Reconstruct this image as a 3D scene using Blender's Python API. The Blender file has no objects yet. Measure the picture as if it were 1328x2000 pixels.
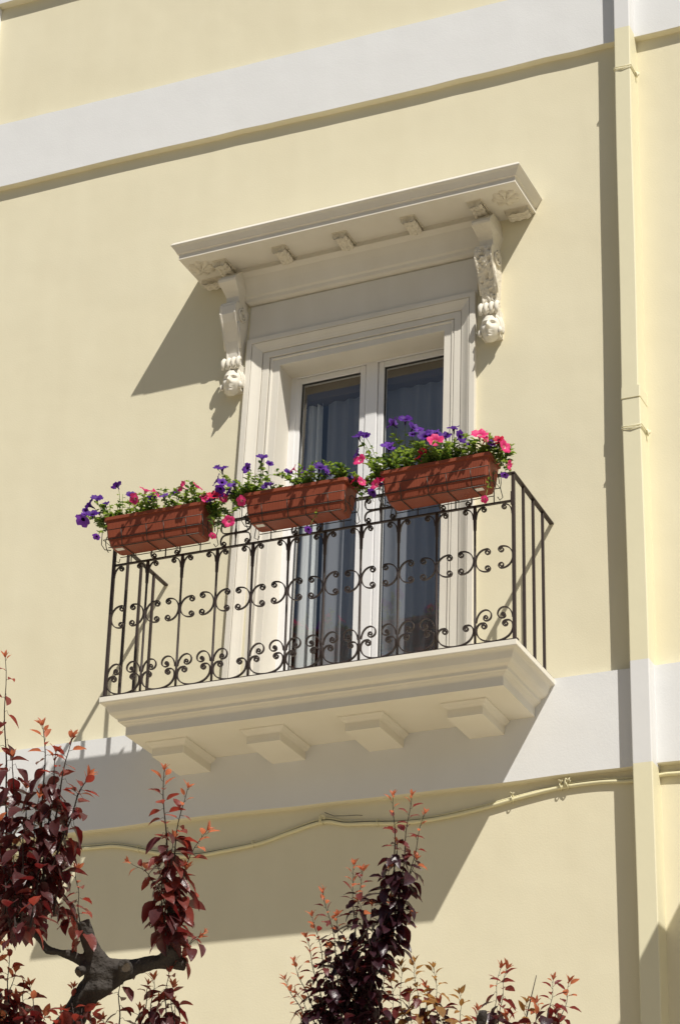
import bpy, math, random
from math import sin, cos, pi, radians, atan2, sqrt, exp
from mathutils import Vector, Matrix

# ------------------------------------------------------------------ camera, light
scene = bpy.context.scene
COL = scene.collection
CAM = Vector((6.6714, -12.2143, -5.1197))
CROT = Matrix(((0.91686978, 0.1531807, 0.36862648),
               (0.3984996, -0.40537548, -0.82272037),
               (0.02340726, 0.90122494, -0.43271897)))
FPX = 4639.5
cam_d = bpy.data.cameras.new('camera'); cam = bpy.data.objects.new('camera', cam_d); COL.objects.link(cam)
cam.matrix_world = Matrix.Translation(CAM) @ CROT.to_4x4()
cam_d.sensor_fit = 'VERTICAL'; cam_d.sensor_height = 36.0; cam_d.lens = 36.0 * FPX / 2000.0
cam_d.clip_end = 500
scene.camera = cam

SUN_DIR = Vector((-1.0813, 1.0, -1.8695)).normalized()      # the way the light travels
world = bpy.data.worlds.new('World'); scene.world = world; world.use_nodes = True
wn = world.node_tree.nodes; wl = world.node_tree.links
sky = wn.new('ShaderNodeTexSky'); sky.sky_type = 'NISHITA'; sky.sun_disc = False
sky.sun_elevation = math.asin(-SUN_DIR.z)
sky.sun_rotation = atan2(-SUN_DIR.x, -SUN_DIR.y)
sky.air_density = 1.0; sky.dust_density = 1.0; sky.ozone_density = 1.0
bg = wn['Background']; bg.inputs['Strength'].default_value = 0.046
wl.new(sky.outputs[0], bg.inputs['Color'])
sun_d = bpy.data.lights.new('sun', 'SUN'); sun_d.energy = 4.3; sun_d.angle = radians(0.53)
sun_d.color = (1.0, 0.955, 0.88)
sun = bpy.data.objects.new('sun', sun_d); COL.objects.link(sun)
sun.rotation_euler = SUN_DIR.to_track_quat('-Z', 'Y').to_euler(); sun.location = (8, -10, 12)
vs = scene.view_settings; vs.view_transform = 'Standard'; vs.look = 'None'; vs.gamma = 1.0; vs.exposure = 0.30
vs.use_curve_mapping = False
scene.cycles.max_bounces = 8; scene.cycles.transparent_max_bounces = 12

# ------------------------------------------------------------------ helpers
class MB:
    """collects shapes and links them as one mesh"""
    def __init__(s): s.v = []; s.f = []; s.m = []; s.sm = []
    def add(s, vs_, fs, mat=0, smooth=False):
        o = len(s.v); s.v += [tuple(v) for v in vs_]
        for f in fs: s.f.append(tuple(i + o for i in f)); s.m.append(mat); s.sm.append(smooth)
    def box(s, x0, x1, y0, y1, z0, z1, mat=0):
        v = [(x, y, z) for z in (z0, z1) for y in (y0, y1) for x in (x0, x1)]
        s.add(v, [(0, 2, 3, 1), (4, 5, 7, 6), (0, 1, 5, 4), (2, 6, 7, 3), (0, 4, 6, 2), (1, 3, 7, 5)], mat)
    def tube(s, pts, r, n=8, mat=0, flat=1.0, caps=True, closed=False, smooth=True, ref=None):
        pts = [Vector(p) for p in pts]; k = len(pts)
        rr = r if isinstance(r, (list, tuple)) else [r] * k
        vv = []; side = None
        for i, p in enumerate(pts):
            a = pts[i - 1] if i else (pts[-1] if closed else p); b = pts[(i + 1) % k] if (i < k - 1 or closed) else p
            t = (b - a)
            if t.length < 1e-9: t = Vector((0, 0, 1))
            t.normalize()
            if ref is not None:
                side = Vector(ref) - t * Vector(ref).dot(t)
                side = side.normalized() if side.length > 1e-4 else Vector((1, 0, 0))
            elif side is None:
                side = t.orthogonal().normalized()
            else:
                side = (side - t * side.dot(t)); side = side.normalized() if side.length > 1e-6 else t.orthogonal().normalized()
            up = t.cross(side)
            for j in range(n):
                a_ = 2 * pi * (j + (.5 if n == 4 else 0)) / n
                vv.append(p + side * (cos(a_) * rr[i]) + up * (sin(a_) * rr[i] * flat))
        fs = []
        for i in range(k if closed else k - 1):
            i2 = (i + 1) % k
            for j in range(n):
                j2 = (j + 1) % n; fs.append((i * n + j, i * n + j2, i2 * n + j2, i2 * n + j))
        if caps and not closed: fs.append(tuple(range(n))[::-1]); fs.append(tuple((k - 1) * n + j for j in range(n)))
        s.add(vv, fs, mat, smooth and n > 4)
    def sweep_u(s, xl, xr, ya, yf, prof, mat=0, smooth=False):
        """profile (s inward, z) carried round a block that sticks out of the wall: left, front, right"""
        vv = []
        for (d, z) in prof:
            vv += [(xl + d, ya, z), (xl + d, yf + d, z), (xr - d, yf + d, z), (xr - d, ya, z)]
        fs = []
        for i in range(len(prof) - 1):
            for j in range(3): a = i * 4 + j; fs.append((a, a + 4, a + 5, a + 1))
        k = (len(prof) - 1) * 4
        s.add(vv, fs, mat, smooth); s.add([vv[0], vv[1], vv[2], vv[3]], [(0, 1, 2, 3)], mat)
        s.add(vv[k:k + 4], [(3, 2, 1, 0)], mat)
        s.add([vv[i * 4] for i in range(len(prof))] + [vv[i * 4 + 3] for i in range(len(prof))][::-1], [tuple(range(2 * len(prof)))], mat)
    def warp(s, fn): s.v = [fn(*p) for p in s.v]; return s
    def build(s, name, mats, parent=None, bevel=0, seg=2, sub=0):
        me = bpy.data.meshes.new(name); me.from_pydata(s.v, [], s.f)
        for m in (mats if isinstance(mats, (list, tuple)) else [mats]): me.materials.append(m)
        me.polygons.foreach_set('material_index', s.m); me.polygons.foreach_set('use_smooth', s.sm); me.update()
        o = bpy.data.objects.new(name, me); COL.objects.link(o)
        if parent is not None: o.parent = parent
        if bevel:
            b = o.modifiers.new('bevel', 'BEVEL'); b.width = bevel; b.segments = seg; b.limit_method = 'ANGLE'; b.angle_limit = radians(35)
        return o

def tag(o, label=None, cat=None, group=None, kind=None):
    if label: o['label'] = label
    if cat: o['category'] = cat
    if group: o['group'] = group
    if kind: o['kind'] = kind
    return o
def empty(name, loc, label=None, cat=None, group=None):
    o = bpy.data.objects.new(name, None); COL.objects.link(o); o.empty_display_size = .1
    EMPTIES.append((o, Vector(loc))); return tag(o, label, cat, group)
EMPTIES = []
def copy_part(o, parent, dx=0, dz=0):
    c = o.copy(); COL.objects.link(c); c.parent = parent; c.location = (o.location.x + dx, o.location.y, o.location.z + dz)
    for ch in o.children:
        g = ch.copy(); COL.objects.link(g); g.parent = c
    return c

def mat(name, col, rough=.7, spec=.3, metal=0, noise=None, bump=None, var=0.0, varscale=3.0, transl=None, extra=None):
    m = bpy.data.materials.new(name); m.use_nodes = True
    nt = m.node_tree; N = nt.nodes; L = nt.links; b = N['Principled BSDF']
    b.inputs['Base Color'].default_value = (*col, 1); b.inputs['Roughness'].default_value = rough
    b.inputs['Specular IOR Level'].default_value = spec; b.inputs['Metallic'].default_value = metal
    tc = N.new('ShaderNodeTexCoord')
    if var:
        n = N.new('ShaderNodeTexNoise'); n.inputs['Scale'].default_value = varscale; n.inputs['Detail'].default_value = 6; n.inputs['Roughness'].default_value = .62
        L.new(tc.outputs['Object'], n.inputs['Vector'])
        mx = N.new('ShaderNodeMix'); mx.data_type = 'RGBA'; mx.inputs[6].default_value = (*[c * (1 - var) for c in col], 1); mx.inputs[7].default_value = (*[min(1, c * (1 + var)) for c in col], 1)
        L.new(n.outputs['Fac'], mx.inputs[0]); L.new(mx.outputs[2], b.inputs['Base Color'])
    prev = None
    for (sc, st, dist) in (bump or []):
        n = N.new('ShaderNodeTexNoise'); n.inputs['Scale'].default_value = sc; n.inputs['Detail'].default_value = 4
        L.new(tc.outputs['Object'], n.inputs['Vector'])
        bp = N.new('ShaderNodeBump'); bp.inputs['Strength'].default_value = st; bp.inputs['Distance'].default_value = dist
        L.new(n.outputs['Fac'], bp.inputs['Height'])
        if prev: L.new(prev.outputs[0], bp.inputs['Normal'])
        prev = bp
    if prev: L.new(prev.outputs[0], b.inputs['Normal'])
    if transl:
        t = N.new('ShaderNodeBsdfTranslucent'); t.inputs['Color'].default_value = (*transl[0], 1)
        mi = N.new('ShaderNodeMixShader'); mi.inputs[0].default_value = transl[1]
        out = N['Material Output']; L.new(b.outputs[0], mi.inputs[1]); L.new(t.outputs[0], mi.inputs[2]); L.new(mi.outputs[0], out.inputs['Surface'])
    return m

def plaster(name, col, col2, stain=(.0, 0), fine=1.0):
    """painted render: slow mottling, faint vertical streaks, trowel bumps"""
    m = bpy.data.materials.new(name); m.use_nodes = True
    nt = m.node_tree; N = nt.nodes; L = nt.links; b = N['Principled BSDF']
    b.inputs['Roughness'].default_value = .85; b.inputs['Specular IOR Level'].default_value = .15
    tc = N.new('ShaderNodeTexCoord')
    n1 = N.new('ShaderNodeTexNoise'); n1.inputs['Scale'].default_value = 1.1; n1.inputs['Detail'].default_value = 8; n1.inputs['Roughness'].default_value = .6
    L.new(tc.outputs['Object'], n1.inputs['Vector'])
    mp = N.new('ShaderNodeMapping'); mp.inputs['Scale'].default_value = (5.0, 5.0, 1.1); L.new(tc.outputs['Object'], mp.inputs['Vector'])
    n2 = N.new('ShaderNodeTexNoise'); n2.inputs['Scale'].default_value = 1.0; n2.inputs['Detail'].default_value = 5; L.new(mp.outputs[0], n2.inputs['Vector'])
    ad = N.new('ShaderNodeMath'); ad.operation = 'ADD'; L.new(n1.outputs['Fac'], ad.inputs[0]); L.new(n2.outputs['Fac'], ad.inputs[1])
    mr = N.new('ShaderNodeMapRange'); mr.inputs[1].default_value = .75; mr.inputs[2].default_value = 1.25; L.new(ad.outputs[0], mr.inputs[0])
    mx = N.new('ShaderNodeMix'); mx.data_type = 'RGBA'; mx.inputs[6].default_value = (*col, 1); mx.inputs[7].default_value = (*col2, 1)
    L.new(mr.outputs[0], mx.inputs[0]); L.new(mx.outputs[2], b.inputs['Base Color'])
    n3 = N.new('ShaderNodeTexNoise'); n3.inputs['Scale'].default_value = 2.2; n3.inputs['Detail'].default_value = 2; L.new(tc.outputs['Object'], n3.inputs['Vector'])
    b1 = N.new('ShaderNodeBump'); b1.inputs['Strength'].default_value = .35 * fine; b1.inputs['Distance'].default_value = .02; L.new(n3.outputs['Fac'], b1.inputs['Height'])
    n4 = N.new('ShaderNodeTexNoise'); n4.inputs['Scale'].default_value = 90; n4.inputs['Detail'].default_value = 5; L.new(tc.outputs['Object'], n4.inputs['Vector'])
    b2 = N.new('ShaderNodeBump'); b2.inputs['Strength'].default_value = .18; b2.inputs['Distance'].default_value = .004; L.new(n4.outputs['Fac'], b2.inputs['Height'])
    L.new(b1.outputs[0], b2.inputs['Normal']); L.new(b2.outputs[0], b.inputs['Normal'])
    return m

M = {}
M['cream'] = plaster('cream_plaster', (.705, .650, .472), (.735, .682, .502))
M['white'] = plaster('white_plaster', (.700, .703, .696), (.722, .726, .720))
M['stone'] = plaster('painted_stone', (.665, .625, .535), (.715, .68, .60), fine=.6)
M['slab'] = plaster('painted_slab', (.73, .69, .585), (.765, .73, .635), fine=.5)
M['carved'] = mat('carved_stone', (.68, .63, .52), .85, .15, var=.10, varscale=30, bump=[(55, .8, .010), (140, .5, .004)])
M['carved_smooth'] = mat('carved_smooth', (.72, .68, .585), .8, .15, var=.06, varscale=25, bump=[(70, .3, .004)])
M['pipe'] = mat('pipe_cream', (.72, .675, .475), .55, .3, var=.03, varscale=5, bump=[(6, .15, .01), (80, .08, .002)])
M['pipe_white'] = mat('pipe_white', (.69, .69, .68), .55, .3, var=.03, varscale=5, bump=[(6, .15, .01)])
M['iron'] = mat('wrought_iron', (.046, .033, .028), .5, .4, metal=.1, var=.35, varscale=18, bump=[(60, .35, .003)])
M['wire'] = mat('rack_wire', (.03, .026, .02), .4, .5, metal=.4)
M['frame'] = mat('white_frame', (.78, .775, .77), .35, .4, var=.02, varscale=8)
M['gasket'] = mat('gasket', (.05, .05, .05), .6, .3)
M['terra'] = None
M['soil'] = mat('soil', (.05, .035, .025), .95, .1, bump=[(60, 1, .01)])
M['sticker'] = mat('sticker', (.72, .70, .66), .5, .3, var=.15, varscale=60)
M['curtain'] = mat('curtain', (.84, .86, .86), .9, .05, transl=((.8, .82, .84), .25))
M['curtain_shade'] = mat('shade_toned_curtain', (.32, .33, .36), .9, .05, transl=((.3, .32, .35), .3))  # for the curtains out of the sun: their shade is put into the colour
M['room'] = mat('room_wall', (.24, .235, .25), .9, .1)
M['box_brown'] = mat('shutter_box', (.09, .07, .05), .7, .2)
M['cable'] = mat('painted_cable', (.70, .65, .42), .5, .3, var=.06, varscale=20)
M['cable_dark'] = mat('dark_wire', (.10, .095, .08), .6, .3)
M['purple'] = mat('petal_purple', (.070, .014, .20), .55, .25, var=.35, varscale=60, transl=((.13, .02, .34), .32))
M['violet'] = mat('petal_violet', (.14, .04, .34), .55, .25, var=.3, varscale=60, transl=((.22, .05, .48), .35))
M['pink'] = mat('petal_pink', (.74, .045, .20), .5, .25, var=.2, varscale=60, transl=((.85, .06, .26), .35))
M['crimson'] = mat('petal_crimson', (.55, .015, .06), .5, .25, var=.2, varscale=60, transl=((.7, .02, .08), .3))
M['throat_dark'] = mat('petal_throat_dark', (.02, .006, .05), .6, .2)
M['throat_pale'] = mat('petal_throat_pale', (.75, .40, .42), .6, .2)
M['green'] = mat('petunia_leaf', (.10, .155, .032), .5, .3, var=.45, varscale=25, transl=((.34, .48, .06), .42))
M['green_dark'] = mat('petunia_leaf_dark', (.045, .095, .02), .5, .3, var=.4, varscale=25, transl=((.10, .20, .03), .3))
M['stem'] = mat('petunia_stem', (.16, .22, .05), .6, .2)
M['leaf_dark'] = mat('plum_leaf_dark', (.074, .028, .028), .33, .5, var=.5, varscale=22, bump=[(90, .5, .004)], transl=((.26, .018, .018), .28))
M['leaf_mid'] = mat('plum_leaf_red', (.165, .042, .034), .36, .5, var=.45, varscale=22, bump=[(90, .5, .004)], transl=((.46, .060, .036), .40))
M['leaf_young'] = mat('plum_leaf_young', (.42, .14, .075), .42, .4, var=.35, varscale=25, transl=((.72, .22, .10), .45))
M['leaf_bronze'] = mat('plum_leaf_bronze', (.27, .145, .050), .42, .4, var=.4, varscale=25, transl=((.55, .28, .08), .42))
M['bark'] = mat('plum_bark', (.050, .043, .037), .85, .25, var=.5, varscale=14, bump=[(14, 1.0, .03), (55, .9, .012)])
M['twig'] = mat('plum_twig', (.040, .026, .022), .7, .3, var=.3, varscale=30)
M['cutwood'] = mat('cut_wood', (.10, .08, .06), .9, .1, var=.3, varscale=40, bump=[(40, .6, .006)])
M['paving'] = mat('stone_paving', (.45, .395, .305), .85, .2, var=.15, varscale=1.2, bump=[(8, .4, .01)])
def terracotta():
    m = bpy.data.materials.new('terracotta_plastic'); m.use_nodes = True; N = m.node_tree.nodes; L = m.node_tree.links; b = N['Principled BSDF']
    b.inputs['Roughness'].default_value = .5; b.inputs['Specular IOR Level'].default_value = .35
    tc = N.new('ShaderNodeTexCoord'); n = N.new('ShaderNodeTexNoise'); n.inputs['Scale'].default_value = 12; n.inputs['Detail'].default_value = 6
    L.new(tc.outputs['Object'], n.inputs['Vector'])
    mx = N.new('ShaderNodeMix'); mx.data_type = 'RGBA'; mx.inputs[6].default_value = (.185, .042, .019, 1); mx.inputs[7].default_value = (.265, .064, .029, 1)
    L.new(n.outputs['Fac'], mx.inputs[0]); L.new(mx.outputs[2], b.inputs['Base Color'])
    w = N.new('ShaderNodeTexWave'); w.wave_type = 'BANDS'; w.bands_direction = 'X'; w.inputs['Scale'].default_value = 32; L.new(tc.outputs['Object'], w.inputs['Vector'])
    bp = N.new('ShaderNodeBump'); bp.inputs['Strength'].default_value = .3; bp.inputs['Distance'].default_value = .0025; L.new(w.outputs['Fac'], bp.inputs['Height']); L.new(bp.outputs[0], b.inputs['Normal'])
    return m
M['terra'] = terracotta()
def glass():
    m = bpy.data.materials.new('window_glass'); m.use_nodes = True; N = m.node_tree.nodes; L = m.node_tree.links
    N.remove(N['Principled BSDF']); out = N['Material Output']
    t = N.new('ShaderNodeBsdfTransparent'); t.inputs['Color'].default_value = (.97, .985, .985, 1)
    g = N.new('ShaderNodeBsdfGlossy'); g.inputs['Roughness'].default_value = .01; g.inputs['Color'].default_value = (.95, .92, .88, 1)
    lw = N.new('ShaderNodeLayerWeight'); lw.inputs['Blend'].default_value = .5
    pw = N.new('ShaderNodeMath'); pw.operation = 'POWER'; pw.inputs[1].default_value = 3.2; L.new(lw.outputs['Facing'], pw.inputs[0])
    fr = N.new('ShaderNodeMath'); fr.operation = 'MULTIPLY_ADD'; fr.inputs[1].default_value = .8; fr.inputs[2].default_value = .150; L.new(pw.outputs[0], fr.inputs[0])
    tc = N.new('ShaderNodeTexCoord'); n = N.new('ShaderNodeTexNoise'); n.inputs['Scale'].default_value = 1.6; L.new(tc.outputs['Object'], n.inputs['Vector'])
    bp = N.new('ShaderNodeBump'); bp.inputs['Strength'].default_value = .02; bp.inputs['Distance'].default_value = .05; L.new(n.outputs['Fac'], bp.inputs['Height']); L.new(bp.outputs[0], g.inputs['Normal'])
    mi = N.new('ShaderNodeMixShader'); L.new(fr.outputs[0], mi.inputs[0]); L.new(t.outputs[0], mi.inputs[1]); L.new(g.outputs[0], mi.inputs[2]); L.new(mi.outputs[0], out.inputs['Surface'])
    return m
M['glass'] = glass()

def at(u, v, axis=1, val=0.0):
    d = CROT @ Vector(((u - 664) / FPX, -(v - 1000) / FPX, -1.0)); t = (val - CAM[axis]) / d[axis]
    return CAM + d * t
def dep(u, v, depth):
    return CAM + CROT @ Vector(((u - 664) / FPX, -(v - 1000) / FPX, -1.0)) * depth

# ------------------------------------------------------------------ ground
GZ = -6.72
g = MB(); g.add([(-120, -160, GZ), (120, -160, GZ), (120, 60, GZ), (-120, 60, GZ)], [(0, 1, 2, 3)])
tag(g.build('ground', M['paving']), kind='structure')

# unseen house row added behind the camera to block the low sky light
op = empty('sky_blocker_row', (0, -34, GZ), 'plain unseen house row added behind the camera to block low sky light', 'building')
m = MB(); m.box(-45, 45, -40, -32, GZ, 6.5); m.build('wall', mat('far_plaster', (.30, .27, .22), .9, .1, var=.15, varscale=.4), op)
m = MB(); m.box(-45.4, 45.4, -40.4, -31.5, 6.502, 6.9); m.build('roof', mat('far_roof', (.20, .11, .07), .9, .1, var=.2, varscale=2), op)

# ------------------------------------------------------------------ building
bld = empty('building', (1.3, 0, GZ), 'cream plastered house front with white bands, one french window and a balcony', 'building')
# the old casing leans a little and its head runs slightly uphill
def warp(x, y, z):
    k = .029 - .016 * (x - .5) / 1.4
    if y > .15: k = .018 - .020 * (x - .8) if x < 1.3 else .008
    return (x + (z - 2.45) * k, y, z + .0195 * (x - 1.3225) * min(1.0, max(0.0, z / 2.4)))
XO0, XO1, ZO = .735, 1.884, 2.466                       # the opening
w = MB()
hx0, hx1, hz0, hz1 = XO0 - .16, XO1 + .16, -.14, ZO + .13
X0, X1, Z1 = -9.0, 9.0, 9.6
def wallrect(a, b, c, d, n=1): w.add([(a, 0, c), (b, 0, c), (b, 0, d), (a, 0, d)], [(0, 1, 2, 3)])
wallrect(X0, hx0, GZ, Z1); wallrect(hx1, X1, GZ, Z1); wallrect(hx0, hx1, GZ, hz0); wallrect(hx0, hx1, hz1, Z1)
w.add([(hx0, 0, hz0), (hx0, 0, hz1), (hx0, .4, hz1), (hx0, .4, hz0), (hx1, 0, hz0), (hx1, 0, hz1), (hx1, .4, hz1), (hx1, .4, hz0)],
      [(0, 1, 2, 3), (7, 6, 5, 4), (1, 5, 6, 2), (0, 3, 7, 4)])
w.add([(X0, 0, GZ), (X0, 6, GZ), (X0, 6, Z1), (X0, 0, Z1), (X1, 0, GZ), (X1, 6, GZ), (X1, 6, Z1), (X1, 0, Z1)],
      [(0, 3, 2, 1), (4, 5, 6, 7), (3, 7, 6, 2), (1, 2, 6, 5)])
w.build('wall', M['cream'], bld)
def wavy_band(z0, z1, t, x0=X0 + .002, x1=X1 - .002, seed=1):
    """a hand-trowelled band: its lower arris wanders by a few millimetres"""
    b = MB(); rnd = random.Random(seed); n = 90
    xs = [x0 + (x1 - x0) * i / n for i in range(n + 1)]
    vv = []
    for i, x in enumerate(xs):
        a = rnd.uniform(-1, 1) * .0035 + .004 * sin(x * 1.9 + seed); c = rnd.uniform(-1, 1) * .0025 + .003 * sin(x * 1.3 + 2 * seed)
        vv += [(x, .01, z1 + c), (x, -t, z1 + c), (x, -t, z0 + a + .006), (x, -t + .006, z0 + a), (x, .01, z0 + a)]
    fs = []
    for i in range(n):
        for j in range(4): p = i * 5 + j; fs.append((p, p + 1, p + 6, p + 5))
    b.add(vv, fs); b.add(vv[:5], [(4, 3, 2, 1, 0)]); b.add(vv[-5:], [(0, 1, 2, 3, 4)])
    return b
def two_tone(b, z0):   # cream underside of a white band
    for i, f in enumerate(b.f):
        zs = [b.v[j][2] for j in f]
        if max(zs) < z0 + .02: b.m[i] = 1
    return b
for z0, z1, t, sd in ((-.618, -.022, .05, 1), (4.345, 4.895, .05, 2), (6.008, 6.60, .062, 3)):
    two_tone(wavy_band(z0, z1, t, seed=sd), z0).build('string_course', [M['white'], M['cream']], bld)
b = MB(); b.box(-2.3, -1.700, -.055, .01, 4.93, 6.004); b.build('pilaster', M['white'], bld, bevel=.004)
b = MB(); b.sweep_u(X0 - .3, X1 + .3, 1.0, -.45, [(0, Z1 + .25), (0, Z1 + .1), (.12, Z1 + .02), (.2, Z1 - .1), (.3, Z1 - .16)]); b.build('eaves', M['white'], bld)

# architrave round the opening
A = [(0, -.0155), (.050, -.0150), (.051, -.010), (.056, -.0065), (.064, -.0060), (.068, -.009), (.0682, -.022), (.0722, -.022), (.0724, -.0015), (.119, -.0010), (.1192, -.013), (.1230, -.013), (.1232, .004), (.128, .006),
     (.140, .010), (.158, .019), (.176, .030), (.186, .035), (.186, .020), (.1898, .020), (.190, .0375), (.228, .0375), (.228, -.01)]
a = MB(); prof = [(0, -.24)] + A; vv = []
for (d, h) in prof:
    vv += [(XO0 - d, -h, -.03), (XO0 - d, -h, ZO + d * .92), (XO1 + d, -h, ZO + d * .92), (XO1 + d, -h, -.03)]
fs = []
for i in range(len(prof) - 1):
    for j in range(3): p = i * 4 + j; fs.append((p, p + 4, p + 5, p + 1) if True else None)
a.add(vv, [f[::-1] for f in fs])
# split the long runs so the warp bends them
a.warp(warp).build('architrave', M['stone'], bld, bevel=.0015, seg=1)
# frieze and cornice
f = MB(); f.box(.505, 2.118, -.012, .01, 2.660, 2.938); f.warp(warp).build('frieze', M['stone'], bld, bevel=.003)
CL, CR, CD = .09, 2.555, .44
crn = MB()
crn.sweep_u(CL, CR, .01, -CD, [(.010, 3.290), (0, 3.272), (.003, 3.266), (.014, 3.255), (.028, 3.232), (.034, 3.222), (.034, 3.218), (.047, 3.214), (.047, 3.177)])
crn.sweep_u(.395, 2.25, .01, -.135, [(.012, 3.179), (.012, 3.150), (0, 3.147), (0, 3.138), (.025, 3.11), (.045, 3.06), (.062, 3.01), (.070, 2.99), (.084, 2.98), (.090, 2.958), (.108, 2.946)])
corn = crn.warp(warp).build('cornice', M['stone'], bld, bevel=.002, seg=1)
def rosette(cx, cy, cz, r, h, petals=8, seed=0):
    m = MB(); rnd = random.Random(seed); n = 64; rings = 9
    vv = [(cx, cy, cz - h)]
    for i in range(1, rings + 1):
        t = i / rings
        for j in range(n):
            th = 2 * pi * j / n; pet = abs(cos(petals * th / 2))
            R = r * t * (.68 + .32 * pet ** .6)
            z = h * (.35 + .65 * pet ** .8) * (1 - .55 * t ** 2) if t > .25 else h * 1.05
            if t > .98: z = 0
            vv.append((cx + R * cos(th), cy + R * sin(th) * .95, cz - z - rnd.uniform(-1, 1) * .0015))
    fs = [(0, 1 + j, 1 + (j + 1) % n) for j in range(n)]
    for i in range(rings - 1):
        for j in range(n): a_ = 1 + i * n; fs.append((a_ + j, a_ + n + j, a_ + n + (j + 1) % n, a_ + (j + 1) % n))
    m.add(vv, fs, 0, True); return m
def modillion(x0, x1, y0, y1, z, h, seed, axis='y'):
    """little carved bracket: scrolled underside with acanthus ridges"""
    m = MB(); rnd = random.Random(seed); nu, nv = 14, 22; vv = []
    for i in range(nv + 1):
        v = i / nv
        prof_ = h * (.86 + .14 * cos(v * 2 * pi * 1.2 + .4))
        for j in range(nu + 1):
            u = j / nu
            ridge = .20 * h * (abs(sin(u * pi * 3)) - .4) + .12 * h * sin(v * 22 + 5 * abs(u - .5)) + rnd.uniform(-1, 1) * .0022
            e = 1 - (abs(2 * u - 1)) ** 6 * .25
            vv.append((x0 + (x1 - x0) * u, y0 + (y1 - y0) * v, z - (prof_ + ridge) * e))
    fs = [(i * (nu + 1) + j, i * (nu + 1) + j + 1, (i + 1) * (nu + 1) + j + 1, (i + 1) * (nu + 1) + j) for i in range(nv) for j in range(nu)]
    # skirt up to the soffit
    top = len(vv); rim = [j for j in range(nu + 1)] + [(i + 1) * (nu + 1) - 1 for i in range(1, nv + 1)] + [nv * (nu + 1) + j for j in range(nu - 1, -1, -1)] + [i * (nu + 1) for i in range(nv - 1, 0, -1)]
    for k in rim: vv.append((vv[k][0], vv[k][1], z + .003))
    for q in range(len(rim)):
        q2 = (q + 1) % len(rim); fs.append((rim[q], rim[q2], top + q2, top + q))
    m.add([(p[0], p[1], p[2]) for p in vv], fs, 0, True)
    if axis == 'x': m.box(x0 - .004, x1 + .004, y0 - .004, y1 + .004, z - .006, z + .002)
    else: m.box(x0 - .005, x1 + .005, y0 - .004, y1 + .003, z - .010, z + .002)
    return m
SOF = 3.178
for k, xc in enumerate((.385, .82, 1.255, 1.735, 2.195)):
    m = modillion(xc - .045, xc + .045, -.290, -.120, SOF, .046, 10 + k); m.warp(warp).build('modillion', M['carved'], corn)
for k, (x0, x1) in enumerate(((.165, .315), (2.335, 2.49))):
    m = modillion(x0, x1, -.105, -.015, SOF, .040, 30 + k, 'x'); m.warp(warp).build('modillion', M['carved'], corn)
for k, xc in enumerate((.235, 2.395)):
    rosette(xc, -.245, SOF, .095, .028, 8, k).warp(warp).build('rosette', M['carved'], corn)

# consoles with their carved heads
def console(xc, seed, rough):
    m = MB(); S = [(3.15, .14, .055), (3.068, .232, .066), (3.045, .245, .070), (3.030, .240, .070), (2.99, .170, .057), (2.965, .140, .050), (2.925, .135, .050), (2.905, .140, .052), (2.900, .185, .062),
                   (2.87, .20, .063), (2.81, .20, .063), (2.76, .175, .061), (2.71, .14, .058), (2.65, .105, .055), (2.58, .078, .052), (2.50, .065, .050), (2.44, .060, .050)]
    vv = []; nx = 14; rnd = random.Random(seed)
    S2 = []
    for a_, b_ in zip(S, S[1:]):
        q_ = max(1, int(abs(a_[0] - b_[0]) / .008))
        S2 += [tuple(a_[c_] + (b_[c_] - a_[c_]) * k_ / q_ for c_ in range(3)) for k_ in range(q_)]
    S = S2 + [S[-1]]
    pits = [(rnd.uniform(-.75, .75), rnd.uniform(2.5, 2.88), rnd.uniform(.006, .011)) for _ in range(34)] if rough else []
    for (z, y, hw) in S:
        hw *= .92; ring = [(xc - hw, .01, z)]
        for j in range(nx + 1):
            u = -1 + 2 * j / nx
            groove = .006 * (1 if 1 < j < nx - 1 and z < 2.89 else 0)
            for (pu, pz, pr) in pits: groove += .016 * exp(-((u - pu) * hw / pr) ** 2 - ((z - pz) / pr) ** 2)
            ring.append((xc + hw * u, -y + groove + (rnd.uniform(-1, 1) * .003 if rough and 0 < j < nx and z < 2.89 else 0), z))
        ring.append((xc + hw, .01, z)); vv += ring
    q = nx + 3; fs = []
    for i in range(len(S) - 1):
        for j in range(q - 1): p = i * q + j; fs.append((p, p + q, p + q + 1, p + 1))
    fs.append(tuple(range(q))); fs.append(tuple((len(S) - 1) * q + j for j in range(q))[::-1])
    m.add(vv, [f_[::-1] for f_ in fs])
    o = m
    # scroll relief on both cheeks
    for sx in (-1, 1):
        pts = []; r0 = .055
        for k in range(30):
            th = k / 29 * 2.2 * 2 * pi; r = r0 * (1 - k / 36)
            pts.append((xc + sx * .063, -.105 + r * sin(th) * 1.1, 2.835 + r * cos(th)))
        o.tube(pts, .007, 6)
        o.tube([(xc + sx * .060, -.15, 2.76), (xc + sx * .057, -.11, 2.68), (xc + sx * .054, -.08, 2.6)], .008, 6)
    return o
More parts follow.
